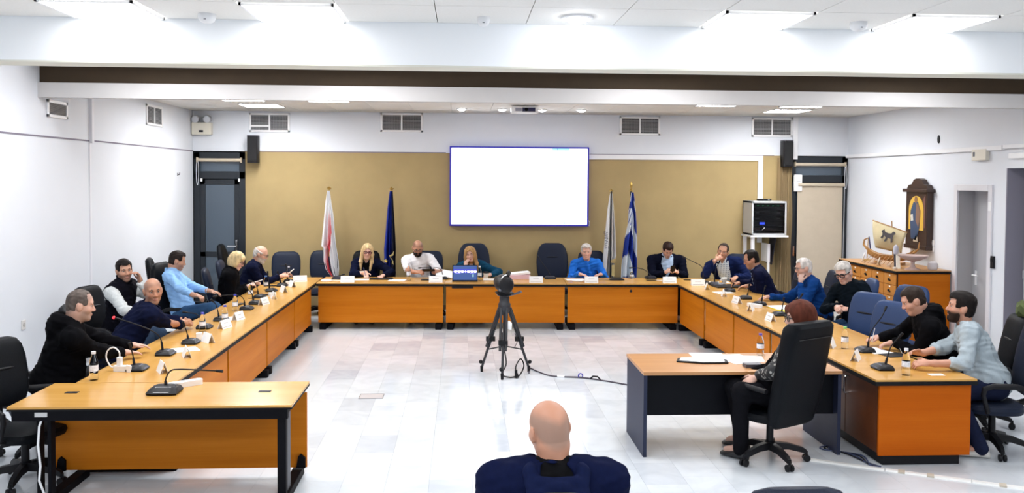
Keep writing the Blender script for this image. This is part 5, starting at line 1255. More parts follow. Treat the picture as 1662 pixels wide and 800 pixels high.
    mix(near*np.exp(-((np.abs(x)-.031)/.019)**4-((z-.010)/.011)**4)*(y > .05)*.45, (tone[0]*.45, tone[1]*.38, tone[2]*.36))
    if buzz: mix(near*sm(z-.85*y, buzz[2]-.01, buzz[2]+.02)*(1-sm(z-.45*np.abs(x), buzz[3], buzz[3]+.035)*buzz[4])*buzz[1]*(np.abs(x) < .0795), buzz[0])
    body = np_mesh('body', V, Q, SKIN, t, col)
    # ---- eyes and brows
    for s_ in (-1, 1):
        e = MB().sphere(hl(s_*.031, .0690, .009), .0125*hs, 12); c_ = Vector(hl(s_*.031, .0690, .009)); fd = Vector(A[1])
        mi = len(e.f); q = fd.to_track_quat('Z', 'Y').to_matrix().to_4x4(); e2 = MB().cyl((0, 0, .0105*hs), (0, 0, .0132*hs), .0066*hs, .0045*hs, 12).move(Matrix.Translation(c_) @ q)
        e.add(e2.v, e2.f, 1); e.build('eye', [SCL, IRIS], t, True)
        bc = brow or hair[2]
        MB().tube([hl(s_*.014, .0885, .028), hl(s_*.032, .0870, .034), hl(s_*.050, .0720, .029)], [.0042*hs, .005*hs, .003*hs], 6).build('eyebrow', mat('brow_%.3f_%.3f' % (bc[0], bc[1]), bc, .7), t, True)
    # ---- hair
    def hair_mesh(style, m, tk=.012, zoff=0., name='hair'):
        big = style in ('bob', 'long'); ex = .19 if not big else .24
        ax_ = [np.arange(h[i]-ex*hs-(.16 if style == 'long' and i == 2 else 0), h[i]+ex*hs, step if not big else step*1.1) for i in range(3)]
        G_ = SDF(ax_); X_, Y_, Z_ = ax_[0][:, None, None]-h[0], ax_[1][None, :, None]-h[1], ax_[2][None, None, :]-h[2]
        x, y, z = [(A[i, 0]*X_+A[i, 1]*Y_+A[i, 2]*Z_)/hs for i in range(3)]
        def el(c, rr_):
            a_ = [(x-c[0])/rr_[0], (y-c[1])/rr_[1], (z-c[2])/rr_[2]]; k0 = np.sqrt(a_[0]**2+a_[1]**2+a_[2]**2)
            k1 = np.sqrt((a_[0]/rr_[0])**2+(a_[1]/rr_[1])**2+(a_[2]/rr_[2])**2); return k0*(k0-1)/np.maximum(k1, 1e-6)
        def smn(a_, c_, k): hh = np.maximum(k-np.abs(a_-c_), 0)/k; return np.minimum(a_, c_)-hh*hh*k/4
        tz = tk*1.25
        d = smn(el((0, -.010, .034), (.078+tk, .097+tk, .09+tz)), el((0, -.036, -.03), (.061+tk, .058+tk, .062+tk)), .04)
        pl_ = (.85*y+zoff-z)*.76
        ear = np.sqrt((np.abs(x)-.08)**2+(y+.004)**2+(z+.012)**2)-.033
        fade = np.clip((z-.02)/.075, 0, 1); fade = fade*fade*(3-2*fade); d = d+(tk*.62)*(1-fade) if style in ('short', 'recede', 'full') else d
        jag = .004*np.sin(130*x)+.003*np.sin(210*z)
        def cuts(d, zf, yf, zr=.0):
            tz_ = zf-zr*np.exp(-((np.abs(x)-.042)/.02)**2)*-1
            g1 = np.minimum(y-(yf+.28*np.clip(z-.02, -1, 1)*0), (zf+zoff+zr*np.exp(-((np.abs(x)-.045)/.022)**2)-z)) + jag*.6
            g1 = np.minimum(y-yf+.0*z, g1)
            zl = np.where(y > -.018, .004, -.072); g2 = zl-z+jag*.5
            return np.maximum(np.maximum(np.maximum(d, g1), g2), -ear)
        if style == 'short':
            d = d-tk*.7*np.exp(-((y-.07)/.035)**2-((z-.115)/.035)**2-(x/.06)**2); d = cuts(d, .074, .050, .012)
        elif style == 'recede':
            tmp_ = np.sqrt((np.abs(x)-.045)**2+(y-.075)**2+(z-.085)**2)-.042; d = np.maximum(cuts(d, .086, .046, .01), -tmp_)
        elif style == 'sides': d = np.maximum(np.maximum(np.maximum(d, pl_), -ear), np.maximum(z-.062+.25*(y+.05), -.076+np.abs(x)*0+(.05-np.abs(x))*0+y*0-1))
        elif style == 'full':
            d = d-tk*.5*np.exp(-((y-.06)/.05)**2-((z-.11)/.04)**2); d = cuts(d, .070, .050, .006)
        elif style == 'bob':
            d = smn(d, el((0, -.022, -.005), (.100, .100, .122)), .03); fc = el((0, .105, -.025), (.074, .092, .100)); d = np.maximum(d, -fc); d = np.maximum(d, -.098-z+.15*y)
            fr = el((.03, .072, .075), (.055, .03, .035)); d = smn(d, np.maximum(fr, -.03-z), .02)
        elif style == 'long':
            d = smn(d, el((0, -.028, -.03), (.098, .085, .15)), .03); fc = el((0, .105, -.022), (.061, .088, .104)); d = np.maximum(d, -fc)
            for s_ in (-1, 1):
                for a_, c_, ra, rb in (((s_*.055, .035, .085), (s_*.080, .035, -.03), .028, .030), ((s_*.080, .035, -.03), (s_*.088, .045, -.16), .030, .032), ((s_*.088, .045, -.16), (s_*.075, .07, -.29), .032, .016)):
                    a_, c_ = np.array(a_), np.array(c_); dd_ = c_-a_; q = np.clip(((x-a_[0])*dd_[0]+(y-a_[1])*dd_[1]+(z-a_[2])*dd_[2])/(dd_ @ dd_), 0, 1)
                    d = smn(d, np.sqrt((x-a_[0]-q*dd_[0])**2+(y-a_[1]-q*dd_[1])**2+(z-a_[2]-q*dd_[2])**2)-(ra+(rb-ra)*q), .02)
        d = d+(.0022 if style != 'bob' else .0012)*np.sin(150*x+4*np.sin(40*z))*np.sin(60*y+3*np.sin(30*x))
        G_.D = (d*hs).astype(np.float32); V_, Q_ = G_.mesh()
        if len(V_): np_mesh(name, V_, Q_, m, t)
    if hair[0] not in (None, 'none'):
        hair_mesh(hair[0], hairmat(hair[1], hair[2]), *(hair[3:] if len(hair) > 3 else ()))
    if beard and len(beard) > 2:
        ax_ = [np.arange(h[i]-.14, h[i]+.14, step) for i in range(3)]; G_ = SDF(ax_)
        for p, k in [(E((0, .020, -.050), (.059, .064, .072), beard[2]), 0), (E((0, .062, -.098), (.030, .024, .022), beard[2]), .03), (E((0, .084, -.052), (.030, .012, .008), beard[2]*.6), .012)]: G_.put(p, k)
        for p in (E((0, .10, -.064), (.021, .03, .0095)), E((0, .06, .005), (.09, .09, .045)), E((0, .1, -.03), (.03, .05, .018))): G_.put(p, .008, 's')
        G_.put(cap(hl(-.2, -.055, -.05), hl(.2, -.055, -.05), .065, .065), 0, 's'); V_, Q_ = G_.mesh()
        if len(V_): np_mesh('beard', V_, Q_, hairmat('beard_%.2f_%.2f' % (beard[0][0], beard[0][2]), beard[0]), t)
    # ---- glasses
    if glasses:
        gm = mat('spectacle_%s' % glasses[0], glasses[1], .3); k = MB(); rr_ = glasses[2] if len(glasses) > 2 else .0028; zz = glasses[3] if len(glasses) > 3 else .008
        for s_ in (-1, 1):
            k.tube([hl(s_*.0335+px_, .098, zz+pz_) for px_, pz_ in rrect(.052, .036, .012, 3)], rr_*hs, 6, True)
            k.tube([hl(s_*.060, .096, zz+.010), hl(s_*.077, .05, zz+.008), hl(s_*.083, -.012, zz+.006)], rr_*.9*hs, 6)
        k.tube([hl(-.009, .099, zz+.006), hl(0, .103, zz+.010), hl(.009, .099, zz+.006)], rr_*hs, 6); k.build('glasses', gm, t, True)
    # ---- clothes
    def garment(name, m, o=.014, end=1., v=None, hole=.068, fold=.004, collar=None, hood=None, armo=None, stp=.0115, noarms=False, cols=None, hem=-.02, drop=.0, only=None, scoop=False):
        o *= .78; armo = None if armo is None else armo*.8
        al = [P-.3, P+.3, NB-.26, NB+.20]+[Eb[s_]-.1 for s_ in 'LR']+[Eb[s_]+.1 for s_ in 'LR']+[S[s_]-.13 for s_ in 'LR']+[S[s_]+.13 for s_ in 'LR']+[W[s_]-.08 for s_ in 'LR']+[W[s_]+.08 for s_ in 'LR']
        lo, hi = np.min(al, 0), np.max(al, 0); ax_ = [np.arange(lo[i], hi[i], stp) for i in range(3)]; G_ = SDF(ax_)
        if not only:
            for p, k in torso(o): G_.put(p, k)
            G_.put(ell(tp(0, .01, .10), (.165*b, .125*b*belly, .13), TA, o), .06)
        if not noarms:
            for s_ in (only or 'LR'):
                for p, k in arm(s_, o if armo is None else armo, end): G_.put(p, k)
        if hood:
            for a_ in range(7):
                q0, q1 = [R(200+140*(a_+e_)/7.) for e_ in (0, 1)]; rd = .088*hood
                c0, c1 = [NB+u*.005+r*rd*math.cos(q)+f*(rd*math.sin(q)*1.0-.01)+u*.02*abs(math.cos(q)) for q in (q0, q1)]; w0 = .040+.020*math.sin(PI*(a_+.5)/7)
                G_.put(cap(c0, c1, w0, w0), .03)
            G_.put(ell(NB-f*.115*hood-u*.05, (.10*hood, .05, .09), TA), .04)
        if not only:
            up_ = N3(sk-NB); G_.put(cap(NB-u*.015+f*.012, NB+up_*.16, hole, hole*1.15), .012, 's')
        if scoop: G_.put(ell(NB-f*.09-u*.015, (.078, .065, .075), TA), .012, 's')
        if v:
            X_, Y_, Z_ = [ax_[0][:, None, None]-P[0], ax_[1][None, :, None]-P[1], ax_[2][None, None, :]-P[2]]
            x_, y_, z_ = [TA[i, 0]*X_+TA[i, 1]*Y_+TA[i, 2]*Z_ for i in range(3)]
            wv = np.clip((z_/L-v[0])*v[1], 0, .10); cut = np.minimum(wv-np.abs(x_), y_-.02); G_.D = np.maximum(G_.D, np.where(wv > 0, cut, -1)).astype(np.float32)
        if collar:
            n_ = 14; cc, rr2, hh_, op = NB+u*collar.get('z', .012)+f*.012, collar.get('r', .066), collar.get('h', .022), collar.get('open', 20)
            for a_ in range(n_):
                q0, q1 = [R(90+op+(360-2*op)*(a_+e_)/n_) for e_ in (0, 1)]
                pt = lambda q: cc+r*rr2*math.cos(q)+f*rr2*math.sin(q)*1.05-u*.022*math.sin(q)
                for zz in (0, hh_): G_.put(cap(pt(q0)+u*zz, pt(q1)+u*zz, .012, .012), .008)
        X_, Y_, Z_ = ax_[0][:, None, None], ax_[1][None, :, None], ax_[2][None, None, :]
        G_.D = (G_.D+fold*(np.sin(31*X_+7*np.sin(17*Z_)+1.3*len(label))*np.sin(37*Z_+6*np.sin(13*Y_))+.6*np.sin(23*Y_+19*Z_+5*np.sin(15*X_)))).astype(np.float32)
        V_, Q_ = G_.mesh(); return np_mesh(name, V_, Q_, m, t)
    objs = {}
    for k_ in ([shirt] if shirt else [])+(top if isinstance(top, list) else [top]):
        kw = dict(k_); nm = kw.pop('name'); m = kw.pop('m'); objs[nm] = garment(nm, m, **kw)
    # trousers and shoes
    al = [HIP['L']-.22, HIP['R']+.22, HIP['R']-.22, HIP['L']+.22]+[q[s_]+e_ for q in (KN, AN) for s_ in 'LR' for e_ in (-.1, .1)]
    lo, hi = np.min(al, 0), np.max(al, 0); G_ = SDF([np.arange(lo[i], hi[i], .015) for i in range(3)])
    G_.put(ell(P, (.168*b, .13*b, .125), TA, .012), .05)
    for s_ in 'LR': G_.put(cap(HIP[s_], KN[s_], .082*b, .062, .012), .05); G_.put(cap(KN[s_], AN[s_]+np.array([0, 0, -.01]), .060, .050, .012), .04)
    V_, Q_ = G_.mesh(); np_mesh('trousers', V_, Q_, cloth('trouser_%.3f_%.3f' % (legs[0], legs[2]), legs), t)
    for s_ in 'LR':
        a_ = AN[s_]*np.array([1, 1, 0]); fd = Ft[1]; sd = Ft[0]
        rg = []
        for q, wd, hh_ in ((-.07, .025, .05), (-.055, .036, .075), (.0, .038, .085), (.07, .043, .060), (.14, .044, .045), (.18, .034, .036), (.195, .016, .024)):
            c_ = a_+fd*q; rg.append([tuple(c_+sd*wd*math.cos(2*PI*i/14)*(1.0)+np.array([0, 0, .004+hh_*(.5+.5*math.sin(2*PI*i/14))])) for i in range(14)])
        MB().rings(rg).build('shoe', mat('shoe_%.3f' % shoe[0], shoe, .4), t, True)
    info = dict(root=t, O=O, P=P, L=L, r=r, f=f, u=u, tp=tp, NB=NB, S=S, Eb=Eb, W=W, HC=HC, HD=HD, HN=HN, hl=hl, A=A, h=h, objs=objs, garment=garment, sk=sk, TA=TA, body=body)
    if extra: extra(info)
    return info
def surf(o, p, d):
    """first hit on a mesh in its own coordinates"""
    from mathutils.bvhtree import BVHTree
    me = o.data; bv = BVHTree.FromPolygons([v.co for v in me.vertices], [tuple(q.vertices) for q in me.polygons])
    hit = bv.ray_cast(Vector(p), Vector(d)); return hit[0]
# ------------------------------------------------------------------ the people
def H(p, d, curl=.45, n=(0, 0, 1)): return dict(p=p, d=d, curl=curl, n=n)
TAN = (.46, .245, .16); FAIR = (.56, .33, .25); PALE = (.60, .37, .29)
DK = (.012, .009, .008); GRY = (.13, .12, .11); WHT = (.62, .60, .56); BLONDE = (.55, .36, .15)
KBLK = cloth('black', (.0025, .0025, .0035)); KNAVY = cloth('navy', (.004, .006, .022)); KSUIT = cloth('dark_suit', (.003, .004, .012), .8); KBLUE = cloth('royal_blue', (.006, .040, .17))
col_ = lambda name, m, **k: dict(name=name, m=m, **k)

# left row, from the front
person('heavy man in a black hoodie with grey cropped hair, hands on the left row table', (-3.21, 7.53, 1.235), 24, (-3.42, 7.48), 30, hp=8, tone=FAIR, build=1.22, belly=1.15, sw=.44, hs=1.06, step=.0055,
       hands={'R': H((-2.90, 7.86, .765), (.75, .65, -.05), .25), 'L': H((-2.88, 8.12, .76), (.85, .5, -.05), .3)},
       hair=('recede', 'greybrown', (.10, .08, .07), .006, .012), buzz=((.16, .13, .12), .5, .0, .2, 0), beard=((.24, .18, .15), .6), brow=(.05, .035, .03), top=col_('hoodie', KBLK, o=.026, hood=1.15, fold=.006, hole=.07), legs=(.01, .01, .012))
person('man in a black vest over pale grey sleeves resting his cheek on his hand', (-3.80, 10.05, 1.262), -52, (-3.90, 10.12), -12, hr=6, hp=4, tone=TAN, sw=.42,
       hands={'L': H((-3.625, 10.02, 1.195), (-.2, -.15, 1), .7, (.6, .6, .2)), 'R': H((-3.38, 9.85, .74), (.8, .2, -.2), .4)}, elbow={'L': (.5, .6, -.8), 'R': (-.3, -1, -.3)},
       hair=('short', 'black', DK, .014, .0), beard=((.10, .06, .05), .55), brow=(.012, .01, .01),
       top=[col_('sweater', cloth('pale_grey_knit', (.50, .52, .52)), o=.012, armo=.022, fold=.005), col_('vest', cloth('black_quilt', (.003, .003, .006), .8), o=.034, noarms=True, fold=.006, collar=dict(r=.074, h=.05, open=12))], legs=(.03, .05, .09))
person('bald tanned man in a navy jacket with clasped hands looking at the camera', (-3.08, 8.88, 1.182), -58, (-3.42, 8.72), 30, hr=4, hp=6, tone=(.42, .205, .125), build=1.08, sw=.44, hs=1.04,
       hands={'R': H((-2.89, 9.30, .80), (.3, .9, .1), .95, (.6, -.2, .5)), 'L': H((-2.87, 9.36, .80), (.5, -.5, .1), .9, (.5, .5, .5))}, elbow={'R': (.3, -.7, -.8), 'L': (.2, 1, -.5)},
       hair=('none', 'x', (.05, .04, .035)), buzz=((.15, .10, .085), .45, .0, .06, .8), brow=(.035, .025, .02), beard=((.22, .13, .09), .35),
       shirt=col_('shirt', cloth('mid_blue_shirt', (.05, .12, .28)), o=.012, noarms=True, collar=dict(r=.064, h=.028, open=20)), top=col_('jacket', KNAVY, o=.026, v=(.62, .55), hole=.078, fold=.006, collar=dict(r=.082, h=.03, open=40)), legs=(.012, .013, .018))
person('man in a light blue shirt with short dark hair leaning back at the left row', (-3.72, 11.63, 1.222), 18, (-3.62, 11.55), 5, hp=14, tone=TAN, sw=.42,
       hands={'L': H((-3.02, 11.42, .765), (.9, .0, -.15), .35), 'R': H((-3.10, 10.88, .76), (.8, -.35, -.1), .6)}, elbow={'R': (-.3, -.8, -.6), 'L': (-.2, .3, -.9)},
       hair=('short', 'brownblack', (.018, .012, .010), .013, .005), beard=((.14, .08, .06), .4), brow=(.02, .014, .012), knees={'R': (-3.08, 11.02, .70), 'L': (-3.12, 11.6, .55)}, ankles={'R': (-2.7, 11.25, .35), 'L': (-3.05, 11.6, .09)},
       top=col_('shirt', cloth('light_blue_cotton', (.27, .48, .80), .8, .05), o=.016, fold=.007, end=.92, collar=dict(r=.066, h=.026, open=16)), legs=(.03, .075, .16),
       extra=lambda q: MB().tube([q['W']['L']+.030*(math.cos(a)*np.cross(q['HD']['L'], q['HN']['L'])+math.sin(a)*q['HN']['L']) for a in [2*PI*k/14 for k in range(14)]], .006, 6, True).build('wristwatch', CHROME, q['root'], True))
person('woman with a blonde bob in black using a white phone at the left row', (-3.10, 12.20, 1.168), -4, (-3.24, 12.18), 12, hp=24, tone=PALE, sw=.37, hs=.98,
       hands={'R': H((-2.93, 12.22, .83), (.75, .3, .35), .6, (-.3, -.4, .9)), 'L': H((-2.90, 12.42, .84), (.6, -.4, .35), .6, (-.2, .5, .9))},
       hair=('bob', 'platinum', (.64, .49, .26), .016), brow=(.25, .15, .08), glasses=('dark_red', (.06, .02, .02)), top=col_('coat', KBLK, o=.03, fold=.005, collar=dict(r=.078, h=.03, open=25)), legs=(.008, .008, .01), lips=(.45, .12, .12))
person('bald man with a white beard and glasses in navy reading a small paper', (-3.05, 13.42, 1.152), -2, (-3.30, 13.38), 2, hp=20, tone=(.58, .33, .24), build=1.08, sw=.43, hs=1.04,
       hands={'R': H((-2.72, 13.45, .83), (.9, .2, .25), .6, (-.2, -.6, .7)), 'L': H((-2.70, 13.66, .83), (.85, -.3, .25), .6, (-.2, .6, .7))},
       hair=('sides', 'white', (.50, .47, .44), .009), beard=((.60, .55, .50), .9, .003), brow=(.35, .3, .27), glasses=('black', (.02, .02, .02)), top=col_('sweater', KNAVY, o=.02, fold=.005, collar=dict(r=.066, h=.02, open=0)))
# back row
person('blonde woman with dark red glasses in navy writing at the back row', (-1.555, 14.38, 1.118), -80, (-1.58, 14.58), -88, hp=10, hr=-6, tone=PALE, sw=.36, hs=1.0,
       hands={'R': H((-1.53, 13.98, .79), (.1, -.9, -.2), .75, (-.3, -.1, .9)), 'L': H((-1.28, 14.06, .755), (-.3, -.9, -.1), .3)}, elbow={'R': (-1, 0, -.5), 'L': (1, 0, -.5)},
       hair=('long', 'blonde', (.52, .38, .20), .012), brow=(.22, .13, .07), glasses=('wine', (.10, .01, .03), .0042, .008), top=col_('jacket', KNAVY, o=.02, fold=.005, v=(.66, .35), collar=dict(r=.074, h=.02, open=28)), shirt=col_('blouse', KBLK, o=.008, noarms=True), lips=(.50, .2, .18))
def tee_print(q):
    o = q['objs']['t_shirt']; m = mat('print_dark', (.05, .05, .08), .8); k = MB(); tp, r, u, f = q['tp'], q['r'], q['u'], q['f']
    Mt = lambda p: Matrix(((r[0], u[0], f[0], p[0]), (r[1], u[1], f[1], p[1]), (r[2], u[2], f[2], p[2]), (0, 0, 0, 1)))
    # garment centre is at -r on the picture's right; letters run in -r direction seen from the front
    for dx, dz, w_, h_ in ((.055, .015, .006, .06), (.035, -.01, .007, .07), (.018, .01, .006, .05), (.002, -.02, .016, .05), (.012, -.035, .02, .012), (-.09, -.03, .02, .008)):
        p = surf(o, tp(dx, .5, .56)+u*dz, -f)
        if p: k.prism([(-w_/2, -h_/2), (w_/2, -h_/2), (w_/2, h_/2), (-w_/2, h_/2)], .004, Mt(p))
    k.build('chest_print', m, o)
    p = surf(o, tp(-.035, .5, .56)-u*.02, -f)
    if p: MB().prism([(-.018, -.025), (.018, -.025), (.018, .025), (-.018, .025)], .004, Mt(p)).build('print_square', mat('print_violet', (.08, .05, .25), .8), o)
person('man in a white printed T-shirt with a dark beard and shaved head reading', (-.735, 14.42, 1.172), -82, (-.70, 14.62), -90, hp=26, tone=(.47, .235, .15), build=1.0, sw=.42, hs=1.04,
       hands={'R': H((-.70, 13.98, .83), (.7, -.6, .1), .6, (-.2, -.5, .8)), 'L': H((-.40, 14.02, .84), (-.6, -.7, .1), .6, (.2, -.5, .8))}, elbow={'R': (-.5, .2, -1), 'L': (.5, .2, -1)},
       hair=('none', 'x', DK), buzz=((.09, .06, .05), .6, .0, .055, .9), beard=((.014, .010, .009), .95, .012), brow=(.02, .014, .012), glasses=('black', (.015, .015, .015)),
       top=col_('t_shirt', cloth('white_cotton', (.80, .80, .83), .85, .02), o=.016, end=.40, fold=.005), extra=tee_print)
person('woman with long honey blonde hair in teal resting her chin on her hand', (.128, 14.35, 1.075), -96, (.20, 14.62), -92, hp=6, hr=8, tone=PALE, sw=.37, hs=.98,
       hands={'R': H((.06, 14.24, .94), (.25, .1, 1), .75, (-.7, -.6, .2)), 'L': H((.42, 14.12, .76), (-.7, -.5, -.1), .35)}, elbow={'R': (-.4, -.6, -1), 'L': (1, 0, -.4)},
       hair=('long', 'honey', (.36, .21, .085), .018), brow=(.06, .035, .02), top=col_('jacket', cloth('teal', (.008, .055, .11)), o=.022, fold=.006, v=(.5, .4), collar=dict(r=.08, h=.02, open=30)), shirt=col_('blouse', cloth('cream_print', (.55, .50, .46), .8, .3), o=.008, noarms=True), lips=(.40, .06, .08), pz=.50)
person('white haired elderly man in a bright blue polo shirt at the back row', (2.055, 14.42, 1.112), -96, (2.08, 14.62), -90, hp=4, hr=2, tone=(.58, .34, .26), build=1.0, sw=.41, hs=1.02,
       hands={'R': H((1.95, 14.06, .775), (.7, -.6, -.05), .55), 'L': H((2.22, 14.08, .775), (-.75, -.5, -.05), .5)}, elbow={'R': (-.5, .2, -1), 'L': (.5, .2, -1)},
       hair=('full', 'white', (.78, .77, .74), .017, .012), brow=(.4, .38, .35), top=col_('polo', cloth('bright_blue', (.018, .14, .56), .85, .08), o=.018, fold=.008, collar=dict(r=.07, h=.022, open=22)), legs=(.02, .03, .06), pz=.53)
person('man in a dark suit and pale blue shirt looking down at his phone', (3.42, 14.40, 1.150), -92, (3.42, 14.60), -92, hp=38, tone=(.60, .35, .26), sw=.48, build=1.15, hs=1.02,
       hands={'R': H((3.335, 14.06, .83), (.45, -.5, .35), .7, (-.5, -.5, .6)), 'L': H((3.485, 14.06, .83), (-.45, -.5, .35), .7, (.5, -.5, .6))}, elbow={'R': (-.6, .2, -1), 'L': (.6, .2, -1)},
       hair=('short', 'dark_brown', (.022, .011, .009), .018, .0), brow=(.03, .018, .015),
       shirt=col_('shirt', cloth('pale_blue_shirt', (.42, .55, .74), .8, .04), o=.010, noarms=True, collar=dict(r=.064, h=.026, open=18)), top=col_('suit_jacket', KSUIT, o=.026, v=(.30, .20), hole=.078, fold=.005, collar=dict(r=.084, h=.016, open=50)))
# right row
person('man in a navy blazer and plaid shirt covering his mouth with his hand', (4.17, 13.78, 1.178), -118, (4.38, 14.02), -112, hp=6, hr=-10, tone=(.48, .26, .17), build=1.12, sw=.45, hs=1.05,
       hands={'R': H((4.06, 13.66, 1.085), (.6, .0, .45), .75, (-.5, -.8, .2)), 'L': H((4.26, 13.42, .80), (-.6, -.7, -.1), .5)}, elbow={'R': (-.7, -.3, -1), 'L': (1, .3, -.5)},
       hair=('recede', 'brown', (.03, .02, .016), .008, .012), buzz=((.10, .06, .05), .4, .01, .2, 0), brow=(.02, .013, .011),
       shirt=col_('shirt', plaid(), o=.012, noarms=True, collar=dict(r=.066, h=.03, open=20)), top=col_('blazer', cloth('navy_blazer', (.006, .012, .052), .85), o=.028, v=(.24, .28), hole=.08, fold=.006, collar=dict(r=.086, h=.016, open=55)))
person('dark haired man in a dark navy suit bent over at the right corner', (4.16, 12.38, 1.178), 172, (4.45, 12.30), 165, hp=18, tone=(.45, .23, .15), build=1.05, sw=.43, hs=1.04,
       hands={'R': H((4.06, 12.72, .80), (-.8, .3, -.05), .6), 'L': H((4.08, 12.45, .785), (-.85, .35, -.1), .5)}, elbow={'L': (.4, -.8, -.6), 'R': (.2, .8, -.6)},
       hair=('recede', 'black', DK, .016, .006), beard=((.12, .07, .05), .45), brow=(.014, .01, .009), glasses=('thin', (.05, .04, .04), .0018),
       top=col_('suit_jacket', cloth('deep_navy_suit', (.004, .006, .026), .8), o=.026, fold=.006, v=(.6, .4), hole=.076, collar=dict(r=.08, h=.018, open=40)), shirt=col_('shirt', cloth('grey_blue_shirt', (.2, .26, .36)), o=.01, noarms=True, collar=dict(r=.064, h=.024, open=18)))
person('white haired man with glasses in a royal blue sweater, hand on his cheek', (4.44, 11.14, 1.180), 178, (4.66, 11.05), 176, hp=8, tone=(.52, .30, .23), sw=.43, hs=1.04,
       hands={'L': H((4.355, 11.01, 1.065), (.12, .25, .9), .75, (-.75, -.5, .1)), 'R': H((4.03, 11.42, .765), (-.9, .2, -.1), .4)}, elbow={'L': (-.2, -.5, -1), 'R': (.2, .6, -.7)},
       hair=('short', 'whitegrey', (.60, .56, .53), .009, .004), brow=(.3, .26, .23), glasses=('steel', (.10, .10, .11), .002), beard=((.5, .42, .38), .35), top=col_('sweater', KBLUE, o=.020, fold=.007, collar=dict(r=.066, h=.020, open=0)), legs=(.01, .012, .03))
person('grey haired man with thick black glasses in a black sweater, hands in his lap', (4.66, 10.43, 1.198), 218, (4.86, 10.42), 205, hp=22, hr=6, tone=(.62, .36, .28), sw=.43, hs=1.06,
       hands={'R': H((4.50, 10.24, .80), (-.3, -.9, -.05), .8, (-.6, .2, .7)), 'L': H((4.56, 10.20, .79), (-.75, .3, 0), .7, (-.3, -.5, .8))}, elbow={'L': (.7, -.7, -.6), 'R': (-.3, .8, -.5)},
       hair=('full', 'silver', (.50, .47, .44), .016, .006), brow=(.25, .2, .18), glasses=('thick_black', (.008, .008, .01), .0058, .008), top=col_('sweater', cloth('black_knit', (.003, .006, .010)), o=.022, fold=.006, collar=dict(r=.067, h=.02, open=0)), legs=(.02, .045, .10),
       extra=lambda q: MB().tube([q['W']['L']+.032*(math.cos(a)*np.cross(q['HD']['L'], q['HN']['L'])+math.sin(a)*q['HN']['L']) for a in [2*PI*k/14 for k in range(14)]], .007, 6, True).build('red_wristband', mat('wristband_red', (.45, .06, .04), .6), q['root'], True))
def lace(q): q['garment']('lace_sleeve', blotch(), o=.028, armo=.030, only='L', fold=.004)
person('red haired woman in black seated at the desk with her back half turned', (2.79, 7.06, 1.185), 174, (2.60, 7.09), 128, hp=4, tone=PALE, sw=.40, build=1.08, hs=1.07, step=.0055,
       hands={'L': H((2.39, 7.06, .68), (-.8, .1, -.35), .55, (-.3, -.5, .8)), 'R': H((2.42, 7.32, .66), (-.8, .3, -.3), .4)}, elbow={'L': (-.5, -.6, -.7), 'R': (.3, .7, -.6)},
       hair=('bob', 'auburn', (.085, .022, .012), .022), brow=(.04, .02, .015), glasses=('black', (.01, .01, .012), .0038), top=col_('blouse', KBLK, o=.026, fold=.006), extra=lace, legs=(.006, .006, .008),
       knees={'L': (2.28, 6.98, .60), 'R': (2.30, 7.22, .58)}, ankles={'L': (2.32, 7.10, .10), 'R': (2.42, 7.38, .10)})
def emblem(q):
    o = q['objs']['hoodie']; tp, r, u, f = q['tp'], q['r'], q['u'], q['f']; m = mat('print_white', (.6, .6, .6), .8)
    p = surf(o, tp(-.085, .5, .62), -f)
    Mt = lambda p: Matrix(((-r[0], u[0], f[0], p[0]), (-r[1], u[1], f[1], p[1]), (-r[2], u[2], f[2], p[2]), (0, 0, 0, 1)))
    if p:
        MB().prism([(-.022, -.03), (-.010, -.03), (.001, .0), (.014, -.034), (.025, -.034), (.004, .036), (-.002, .036)], .004, Mt(p+Vector(f)*.002)).prism([(-.045, -.008), (-.036, -.008), (-.032, .012), (-.026, .022), (-.036, .03)], .004, Mt(p+Vector(f)*.002)).build('chest_emblem', m, o)
person('man in a black hoodie with short brown hair looking down at his notepad', (4.22, 7.94, 1.205), 166, (4.55, 7.88), 162, hp=24, tone=(.56, .31, .23), build=1.14, sw=.45, hs=1.05, step=.0055,
       hands={'R': H((4.00, 8.26, .80), (-.8, .1, -.1), .7), 'L': H((4.04, 8.06, .785), (-.85, .3, -.15), .6)}, elbow={'L': (.2, -.8, -.6), 'R': (.2, .8, -.5)},
       hair=('short', 'brown', (.055, .040, .032), .009, .0), brow=(.04, .028, .022), beard=((.2, .12, .09), .25), top=col_('hoodie', KBLK, o=.028, hood=1.1, fold=.005), extra=emblem)
person('man in a light grey sweater with a dark beard and quiff looking left', (4.42, 7.50, 1.205), 160, (4.60, 7.30), 158, hp=-6, tone=(.56, .29, .20), build=1.1, sw=.44, hs=1.06, step=.0055,
       hands={'R': H((3.90, 7.42, .80), (-.85, -.15, .1), .45, (.1, .6, .7)), 'L': H((3.92, 7.18, .785), (-.9, .25, .0), .5, (-.1, -.5, .8))}, elbow={'L': (.1, -.5, -1), 'R': (.1, .5, -1)},
       hair=('short', 'black', (.011, .008, .008), .020, .0), beard=((.025, .015, .012), .9, .007), brow=(.012, .009, .008), top=col_('sweater', cloth('light_grey_marl', (.36, .42, .46), .9, .06), o=.022, end=.70, fold=.008, collar=dict(r=.066, h=.010, open=0, z=.004)), legs=(.012, .016, .04), shoe=(.6, .58, .55),
       knees={'L': (4.22, 7.22, .52), 'R': (4.22, 7.52, .52)}, ankles={'L': (4.37, 7.07, .09), 'R': (4.36, 7.48, .09)})
